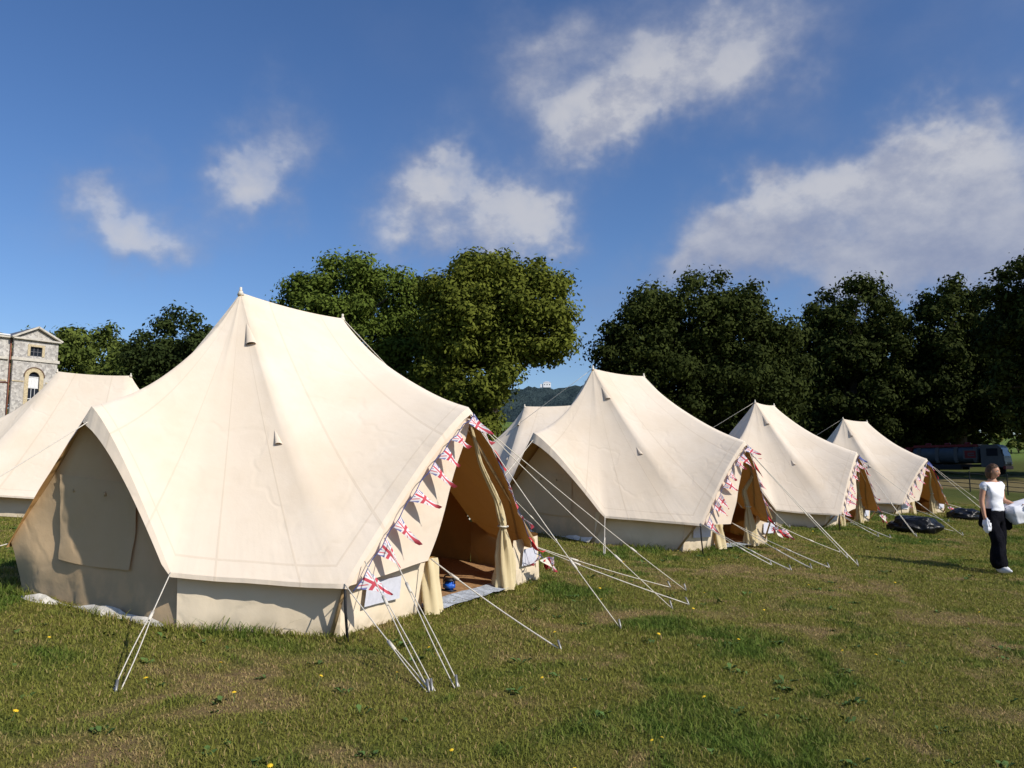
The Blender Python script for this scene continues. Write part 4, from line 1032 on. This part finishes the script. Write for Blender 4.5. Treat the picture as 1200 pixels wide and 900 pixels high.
# ------------------------------------------------------------------ person
def skin_mesh(name, V, E, Rd, mat, parent=None, sub=2, root=0):
    me = bpy.data.meshes.new(name); me.from_pydata(V, E, []); o = bpy.data.objects.new(name, me); COL.objects.link(o)
    md = o.modifiers.new('skin', 'SKIN'); md.use_smooth_shade = True
    sv = me.skin_vertices[0].data
    for i, r in enumerate(Rd): sv[i].radius = (r if isinstance(r, tuple) else (r, r)); sv[i].use_root = (i == root)
    s2 = o.modifiers.new('sub', 'SUBSURF'); s2.levels = sub; s2.render_levels = sub
    bpy.context.view_layer.update()
    dg = bpy.context.evaluated_depsgraph_get(); nm = bpy.data.meshes.new_from_object(o.evaluated_get(dg))
    o.modifiers.clear(); o.data = nm; bpy.data.meshes.remove(me); nm.name = name
    nm.materials.clear(); nm.materials.append(mat); nm.polygons.foreach_set('use_smooth', [True]*len(nm.polygons))
    if parent: o.parent = parent
    return o
def person():
    x, y = 7.57, 12.5
    # the woman faces the camera (local -Y), turned a little to the picture's right
    r = thing('person', 'woman in white t-shirt and wide black trousers walking with a white bundle on her arm', 'person', (x, y, gz(x, y)), R(16))
    SK = simple('skin', (.50, .26, .165), .5, .08, 20.); HAIR = simple('brown_hair', (.060, .030, .014), .6, .4, 30., bump=.6)
    WT = simple('white_cotton', (.78, .78, .83), .8, .05, 4., bump=.12, bdist=.01); BT = simple('black_trousers', (.007, .007, .010), .9, .3, 10., spec=.05, bump=.5, bdist=.02)
    LP = simple('lip', (.42, .13, .11), .5); EW = simple('eye_white', (.7, .68, .66), .3); EB = simple('eye_dark', (.03, .02, .015), .3); SH = simple('shoe_white', (.7, .7, .7), .6); SB = simple('shoe_black', (.02, .02, .02), .6)
    # body: one skinned figure. her right = local -X (image left)
    V = []; E = []; Rd = []
    def v(p, rad, par=None):
        V.append(p); Rd.append(rad)
        if par is not None: E.append((par, len(V)-1))
        return len(V)-1
    pel = v((0, 0, .90), (.145, .105)); wa = v((0, .0, 1.04), (.118, .09), pel); ch = v((0, .01, 1.20), (.138, .10), wa); uc = v((0, .015, 1.32), (.125, .085), ch)
    nb = v((0, .01, 1.41), (.052, .052), uc); nt = v((0, -.005, 1.465), (.048, .05), nb)
    for s_, fwd in ((-1, -.13), (1, .10)):
        hp = v((s_*.085, 0, .86), .088, pel); kn = v((s_*.095, fwd*.6-.03, .48), .056, hp); an = v((s_*.10, fwd+.02, .10), .037, kn); v((s_*.105, fwd-.02, .05), .036, an)
    # right arm hanging
    sR = v((-.155, .015, 1.35), .052, uc); eR = v((-.215, .03, 1.09), .040, sR); wR = v((-.235, -.03, .86), .027, eR); pR = v((-.235, -.045, .795), (.034, .022), wR)
    # left arm bent round the bundle
    sL = v((.155, .015, 1.35), .052, uc); eL = v((.235, .05, 1.10), .040, sL); wL = v((.32, -.13, 1.01), .028, eL); pL = v((.335, -.195, .995), (.022, .034), wL)
    fr = (-.235, -.045, .795)
    for k in range(4):
        o = -.028+.019*k; ln = (.06, .07, .066, .052)[k]
        a = v((fr[0]+.004, fr[1]+o, fr[2]-.035), .0095, pR); b = v((fr[0]+.012, fr[1]+o*1.05, fr[2]-.035-ln*.55), .0088, a); v((fr[0]+.030, fr[1]+o*1.0, fr[2]-.035-ln), .0075, b)
    a = v((fr[0]+.018, fr[1]-.032, fr[2]-.002), .011, pR); b = v((fr[0]+.030, fr[1]-.046, fr[2]-.03), .0095, a); v((fr[0]+.036, fr[1]-.045, fr[2]-.055), .008, b)
    fl = (.335, -.195, .995)
    for k in range(4):
        o = .028-.019*k; ln = (.06, .07, .066, .052)[k]
        a = v((fl[0]+.008, fl[1]-.035, fl[2]+o), .0095, pL); b = v((fl[0]+.012, fl[1]-.035-ln*.55, fl[2]+o*1.05), .0088, a); v((fl[0]-.006, fl[1]-.035-ln, fl[2]+o), .0075, b)
    a = v((fl[0]-.014, fl[1]-.004, fl[2]+.032), .011, pL); b = v((fl[0]-.022, fl[1]-.03, fl[2]+.046), .0095, a); v((fl[0]-.022, fl[1]-.055, fl[2]+.048), .008, b)
    body = skin_mesh('body', V, E, Rd, SK, r, 2)
    # head
    HC = Vector((0, -.02, 1.545))
    bm = bmesh.new(); bmesh.ops.create_icosphere(bm, subdivisions=4, radius=1.)
    for vv in bm.verts:
        d = vv.co.copy(); px_, py_, pz_ = d.x*.073, d.y*.092, d.z*.112
        if d.z < -.1: k = 1-.32*min(1, (-d.z-.1)/.9); px_ *= k; py_ *= (1-.10*min(1, (-d.z-.1)/.9))
        if d.y < 0:
            py_ -= .018*math.exp(-((px_/.013)**2)-((pz_+.012)/.026)**2)*1.0  # nose
            py_ += .008*(math.exp(-(((px_-.03)/.016)**2)-((pz_-.014)/.012)**2)+math.exp(-(((px_+.03)/.016)**2)-((pz_-.014)/.012)**2))
            py_ -= .006*math.exp(-((px_/.026)**2)-((pz_+.052)/.012)**2)
            py_ -= .008*math.exp(-((px_/.026)**2)-((pz_+.092)/.016)**2)
        for s_ in (-1, 1):
            pass
        vv.co = (px_, py_, pz_)
    hd = bm_obj('head', bm, SK, body, True); hd.location = HC; hd.rotation_euler = (R(8), R(4), R(18))
    for s_ in (-1, 1):
        bm = bmesh.new(); bmesh.ops.create_uvsphere(bm, u_segments=12, v_segments=8, radius=1.)
        for vv in bm.verts: vv.co = (vv.co.x*.014+s_*.029, vv.co.y*.008-.077, vv.co.z*.0075+.014)
        ey = bm_obj('eye', bm, EW, r, True); ey.parent = body; ey.matrix_basis = hd.matrix_basis.copy()
        bm = bmesh.new(); bmesh.ops.create_uvsphere(bm, u_segments=10, v_segments=8, radius=.0062); bmesh.ops.translate(bm, vec=(s_*.029, -.0815, .014), verts=bm.verts)
        ir = bm_obj('iris', bm, EB, body, True); ir.matrix_basis = hd.matrix_basis.copy()
        bm = bmesh.new(); box(bm, (s_*.029, -.086, .032), (.032, .008, .006), Matrix.Rotation(s_*R(6), 3, 'Y'), .002); br = bm_obj('eyebrow', bm, HAIR, body, True); br.matrix_basis = hd.matrix_basis.copy()
        bm = bmesh.new(); bmesh.ops.create_uvsphere(bm, u_segments=12, v_segments=8, radius=1.)
        for vv in bm.verts: vv.co = (vv.co.x*.010+s_*.074, vv.co.y*.019+.008, vv.co.z*.030-.002)
        ea = bm_obj('ear', bm, SK, body, True); ea.matrix_basis = hd.matrix_basis.copy()
    bm = bmesh.new(); bmesh.ops.create_uvsphere(bm, u_segments=14, v_segments=8, radius=1.)
    for vv in bm.verts: vv.co = (vv.co.x*.023, vv.co.y*.008-.0835, vv.co.z*.0075-.052)
    mo = bm_obj('mouth', bm, LP, body, True); mo.matrix_basis = hd.matrix_basis.copy()
    # hair: cap swept back with a loose bob on her right side
    bm = bmesh.new(); bmesh.ops.create_icosphere(bm, subdivisions=5, radius=1.)
    dele = []
    for vv in bm.verts:
        d = vv.co.copy()
        k = 1+.05*nz(d.x*5, d.y*5, d.z*2)+.03*nz(d.x*16, d.y*16, d.z*3)
        face = d.y < -.25 and d.z < .62-.25*abs(d.x)
        low = d.z < -.1
        xx = d.x*.084*k; yy = d.y*.102*k+.012; zz_ = d.z*.124*k+.006
        if d.z < -.1 and d.y > -.3: zz_ *= 1.25; xx *= 1.12
        vv.co = (xx, yy, zz_)
        if face or d.z < -.80: dele.append(vv)
    bmesh.ops.delete(bm, geom=dele, context='VERTS'); ha = bm_obj('hair', bm, HAIR, body, True); ha.matrix_basis = hd.matrix_basis.copy()
    # t-shirt
    V = []; E = []; Rd = []
    a00 = v((0, 0, .90), (.166, .130)); a0 = v((0, 0, .975), (.156, .122), a00); a1 = v((0, 0, 1.06), (.138, .108), a0); a2 = v((0, -.005, 1.20), (.155, .118), a1); a3 = v((0, .012, 1.325), (.140, .092), a2); v((0, .02, 1.35), (.078, .05), a3)
    for s_ in (-1, 1):
        q = v((s_*.150, .015, 1.345), .068, a3); v((s_*.205, .02, 1.245), .066, q)
    def fold(o, amp, fx, fz, seed):
        for vv, nn in [(q, q.normal.copy()) for q in o.data.vertices]:
            c_ = vv.co; vv.co = c_ + nn*amp*(nz(c_.x*fx+c_.z*fz*.6, c_.y*fx, c_.z*fz+seed)+.5*nz(c_.x*fx*2.2, c_.y*fx*2, c_.z*fz*2.4-c_.x*8+seed))
    ts = skin_mesh('t_shirt', V, E, Rd, WT, r, 3); fold(ts, .013, 7., 13., 2.)
    # trousers: wide legs
    V = []; E = []; Rd = []
    t0 = v((0, 0, .93), (.160, .122)); v((0, 0, 1.00), (.142, .11), t0)
    for s_, fwd in ((-1, -.13), (1, .10)):
        h_ = v((s_*.088, 0, .82), .108, t0); k_ = v((s_*.098, fwd*.6-.03, .48), .098, h_); c_ = v((s_*.112, fwd-.0, .22), .118, k_); v((s_*.118, fwd+.0, .055), .138, c_)
    fold(skin_mesh('trousers', V, E, Rd, BT, r, 3), .022, 13., 3.2, 5.)
    for s_, fwd in ((-1, -.13), (1, .10)):
        bm = bmesh.new(); bmesh.ops.create_icosphere(bm, subdivisions=3, radius=1.)
        for vv in bm.verts: vv.co = (s_*.106+vv.co.x*.047, fwd-.075+vv.co.y*.135, .048+max(vv.co.z, -.75)*.055*(1-.35*max(0, -vv.co.y)))
        sh = bm_obj('shoe', bm, SH if s_ > 0 else SH, r, True)
    # jacket tied at the waist: two hanging lobes
    for s_, w_ in ((-1, .10), (1, .09)):
        V = []; nu_, nv_ = 7, 10
        for i in range(nu_):
            for j in range(nv_):
                u, vv = i/(nu_-1), j/(nv_-1); a = R(-60+120*u)
                V.append((s_*(.166+.055*vv+.025*math.sin(u*9)*vv), .12*math.sin(a)+.0, .98-(.36-.2*abs(u-.4))*vv))
        mesh_obj('tied_jacket', V, grid_faces(nu_, nv_), BT, r)
    # bundle held on her left side and the white cloth in her right hand are things of their own
    M = Matrix.Translation(r.location) @ Matrix.Rotation(r.rotation_euler.z, 4, 'Z')
    bm = bmesh.new(); bmesh.ops.create_cube(bm, size=2.); bmesh.ops.subdivide_edges(bm, edges=bm.edges[:], cuts=14, use_grid_fill=True)
    for vv in bm.verts:
        d = vv.co.copy(); n_ = d.normalized()*1.25; d = d.lerp(n_, .4)
        k = 1+.10*nz(d.x*1.4, d.y*1.4, d.z*1.4)+.025*nz(d.x*4, d.y*4, d.z*4)
        vv.co = (d.x*.25*k, d.y*.15*k, d.z*.155*k)
    b = bm_obj('bundle', bm, simple('white_duvet', (.76, .76, .80), .85, .06, 2.2, bump=.25, bdist=.03), None, True)
    b.matrix_world = M @ Matrix.Translation((.44, -.10, .93)) @ Matrix.Rotation(R(-14), 4, 'Y') @ Matrix.Rotation(R(-10), 4, 'Z')
    tag(b, 'big white folded bundle of bedding carried on the walking woman\'s arm', 'bundle')
    bm = bmesh.new(); bmesh.ops.create_icosphere(bm, subdivisions=4, radius=1.)
    for vv in bm.verts:
        d = vv.co.copy(); k = 1+.35*nz(d.x*2, d.y*2, d.z*2+4)+.15*nz(d.x*6, d.y*6, d.z*6)
        vv.co = (d.x*.05*k, d.y*.06*k, d.z*.105*k)
    b = bm_obj('cloth', bm, WT, None, True); b.matrix_world = M @ Matrix.Translation((-.225, -.05, .72)); tag(b, 'crumpled white cloth held low in the walking woman\'s hand', 'cloth')
person()

# ------------------------------------------------------------------ grass
def inside_tents(X, Y, g=0.):
    m = np.zeros(len(X), bool)
    for T in (T0, T1, T2, T3, T4, T5):
        th = T.root.rotation_euler.z; x0, y0 = T.root.location.x, T.root.location.y
        a = (X-x0)*math.cos(th)+(Y-y0)*math.sin(th); b = (X-x0)*math.sin(th)-(Y-y0)*math.cos(th); p = T.p
        w = np.abs(b)*1.; lim = np.where(np.abs(b) < p['bn'], p['b0'], p['b0']+(p['c0']-p['b0'])*(np.abs(b)-p['bn'])/(p['cn']-p['bn']))
        lim = np.where((b > 0) & (a > 0), np.maximum(lim, np.where(b < p['cn'], np.minimum(p['f0']+.05, 9), 0)), lim)
        m |= (np.abs(b) < p['cn']+.0+g) & (np.abs(a) < lim+.01+g)
    return m
def grass():
    n = 760000; rng = np.random.default_rng(3)
    # areal density falls with distance
    u = rng.random(n); d0, d1, k = 2.6, 34., .55
    D = (d0**k+u*(d1**k-d0**k))**(1/k)
    X = (rng.random(n)*2-1)*(D*.70+1.2); Y = D
    bare, lush = lawn_maps(X, Y); tuft = .6*fnoise(X, Y, 3.1, 15)+.4*fnoise(X, Y, 8., 16)
    keep = (~inside_tents(X, Y)) & (rng.random(n) > .10*bare)
    X, Y, D, lush, tuft, bare = [q[keep] for q in (X, Y, D, lush, tuft, bare)]; n = len(X)
    Z = gza(X, Y)+lumps(X, Y)
    h = (.012+.020*lush+.020*np.clip(tuft-.35, 0, 1)+.010*rng.random(n))*(1-.35*bare)*(1+.9*(rng.random(n) > .975))
    h *= 1+np.clip((D-9)/26, 0, .8)
    h *= np.where(inside_tents(X, Y, .16), 1.3+1.2*rng.random(n), 1.)     # uncut fringe along the canvas
    w = .0017*(1+D*.20)*(.6+.8*rng.random(n))
    az = rng.random(n)*2*math.pi; lean = (.4+1.5*rng.random(n)**1.5)*h; la = rng.random(n)*2*math.pi
    bx, by = np.cos(az)*w, np.sin(az)*w
    tx, ty = np.cos(la)*lean, np.sin(la)*lean
    V = np.empty((n, 5, 3), np.float32)
    V[:, 0] = np.stack([X-bx, Y-by, Z-.012], -1); V[:, 1] = np.stack([X+bx, Y+by, Z-.012], -1)
    V[:, 2] = np.stack([X+bx*.75+tx*.35, Y+by*.75+ty*.35, Z+h*.62], -1); V[:, 3] = np.stack([X-bx*.75+tx*.35, Y-by*.75+ty*.35, Z+h*.62], -1)
    V[:, 4] = np.stack([X+tx, Y+ty, Z+h], -1)
    me = bpy.data.meshes.new('grass'); me.vertices.add(5*n); me.vertices.foreach_set('co', V.ravel())
    base = (np.arange(n)*5)[:, None]
    li = (base+np.array([[0, 1, 2, 3, 3, 2, 4]])).astype(np.int32).ravel()
    me.loops.add(7*n); me.loops.foreach_set('vertex_index', li)
    me.polygons.add(2*n)
    ls = np.stack([np.arange(n)*7, np.arange(n)*7+4], -1).astype(np.int32).ravel(); lt = np.tile(np.array([4, 3], np.int32), n)
    me.polygons.foreach_set('loop_start', ls); me.polygons.foreach_set('loop_total', lt)
    dry = np.clip(.06+.75*bare*rng.random(n)**.6+1.0*np.clip(rng.random(n)-.80, 0, 1)*4.5*(1-.7*lush), 0, 1); lushv = np.clip(lush*.9+.35*(rng.random(n)-.4), 0, 1)
    for nm, val in (('dry', dry), ('lush', lushv)):
        at = me.attributes.new(nm, 'FLOAT', 'POINT'); at.data.foreach_set('value', np.repeat(val, 5).astype(np.float32))
    me.update(calc_edges=True)
    m, t = newmat('grass_blades')
    c = t.mix(t.attr('lush').outputs['Fac'], (.208, .212, .036), (.080, .150, .016)); c = t.mix(t.attr('dry').outputs['Fac'], c, (.42, .29, .14))
    dif = principled(t, c, .7, None, spec=.15); tr = t.n('ShaderNodeBsdfTranslucent', ins={'Color': c}).outputs[0]
    t.out(t.n('ShaderNodeMixShader', ins={0: .3, 1: dif, 2: tr}).outputs[0])
    me.materials.append(m); o = bpy.data.objects.new('grass', me); COL.objects.link(o); o['kind'] = 'stuff'
    tag(o, 'short patchy lawn grass, green with dry straw coloured areas', 'grass')
grass()
def weeds():
    """broad-leaved weeds and clover patches: one uncountable mass"""
    rng = np.random.default_rng(9); V = []; F = []
    pts = [(-2.1, 4.9), (.4, 3.9), (-1.2, 3.9), (.3, 5.6), (2.9, 6.9), (3.4, 7.0), (-3.6, 4.6), (1.6, 6.0)]
    for i in range(260):
        d = 3+13*rng.random()**1.3; pts.append(((rng.random()*2-1)*d*.68, d))
    A = np.array(pts); ok = ~inside_tents(A[:, 0], A[:, 1])
    for (x, y) in A[ok]:
        z = gz(x, y); k = rng.integers(5, 12); s = .02+.035*rng.random()
        for j in range(k):
            a = rng.random()*6.28; l = s*(.6+.8*rng.random()); up = .2+.7*rng.random(); w = l*.28; o = len(V); ox, oy = rng.normal()*s*.5, rng.normal()*s*.5
            dx, dy = math.cos(a), math.sin(a)
            V += [(x+ox, y+oy, z+.005), (x+ox+dx*l*.55-dy*w, y+oy+dy*l*.55+dx*w, z+.01+l*up*.6), (x+ox+dx*l, y+oy+dy*l, z+.008+l*up*.7), (x+ox+dx*l*.55+dy*w, y+oy+dy*l*.55-dx*w, z+.01+l*up*.6)]
            F.append((o, o+1, o+2, o+3))
    o = mesh_obj('weeds', V, F, simple('weed_leaf', (.075, .13, .03), .6, .3, 3.)); o['kind'] = 'stuff'; tag(o, 'broad-leaved green weeds scattered through the lawn', 'weeds')
weeds()
def flowers():
    rng = random.Random(4)
    Y_ = simple('flower_yellow', (.75, .48, .02), .6, .1, 20.); G_ = simple('flower_stalk', (.10, .16, .04), .8)
    spots = [(-2.55, 4.2), (-2.2, 4.9), (-1.1, 3.75), (-.3, 4.1), (.05, 3.9), (.3, 3.95), (.75, 4.4), (.8, 4.4), (-3.2, 5.6), (-.75, 5.3), (-.6, 5.9), (.2, 5.4), (1.2, 5.1), (-1.6, 4.7), (-1.9, 5.3), (.35, 6.6), (-1.2, 5.1)]
    for i in range(38):
        d = 6+12*rng.random(); spots.append((rng.uniform(.05, .62)*d, d))
    proto = None
    for (x, y) in spots:
        if inside_tents(np.array([x]), np.array([y]))[0]: continue
        h = .03+.035*rng.random()
        if proto is None:
            V = [(0, 0, 1.3)]; F = []
            for i in range(20):
                a = 2*math.pi*i/20; rr = 1. if i % 2 == 0 else .72; V.append((rr*math.cos(a), rr*math.sin(a), 1. if i % 2 else .8))
            for i in range(20): F.append((0, 1+i, 1+(i+1) % 20))
            n0 = len(V); v2, f2 = tube_geo([(0, 0, -5.), (.2, .1, -1.), (0, 0, .9)], .14, 5, n0)
            me = bpy.data.meshes.new('hawkbit_flower'); me.from_pydata(V+[tuple(q) for q in v2], [], F+f2)
            me.materials.append(Y_); me.materials.append(G_)
            for pl in me.polygons: pl.material_index = 0 if pl.index < 20 else 1
            proto = me
        o = bpy.data.objects.new('yellow_flower', proto); COL.objects.link(o)
        s = .010*(1+.5*rng.random())*(1+.02*y); o.scale = (s, s, s); o.location = (x, y, gz(x, y)+h); o.rotation_euler = (rng.uniform(-.5, .3), rng.uniform(-.4, .4), rng.uniform(0, 6))
        tag(o, 'tiny yellow wild flower standing in the short lawn grass', 'flower', 'yellow flowers dotted in the lawn')
flowers()
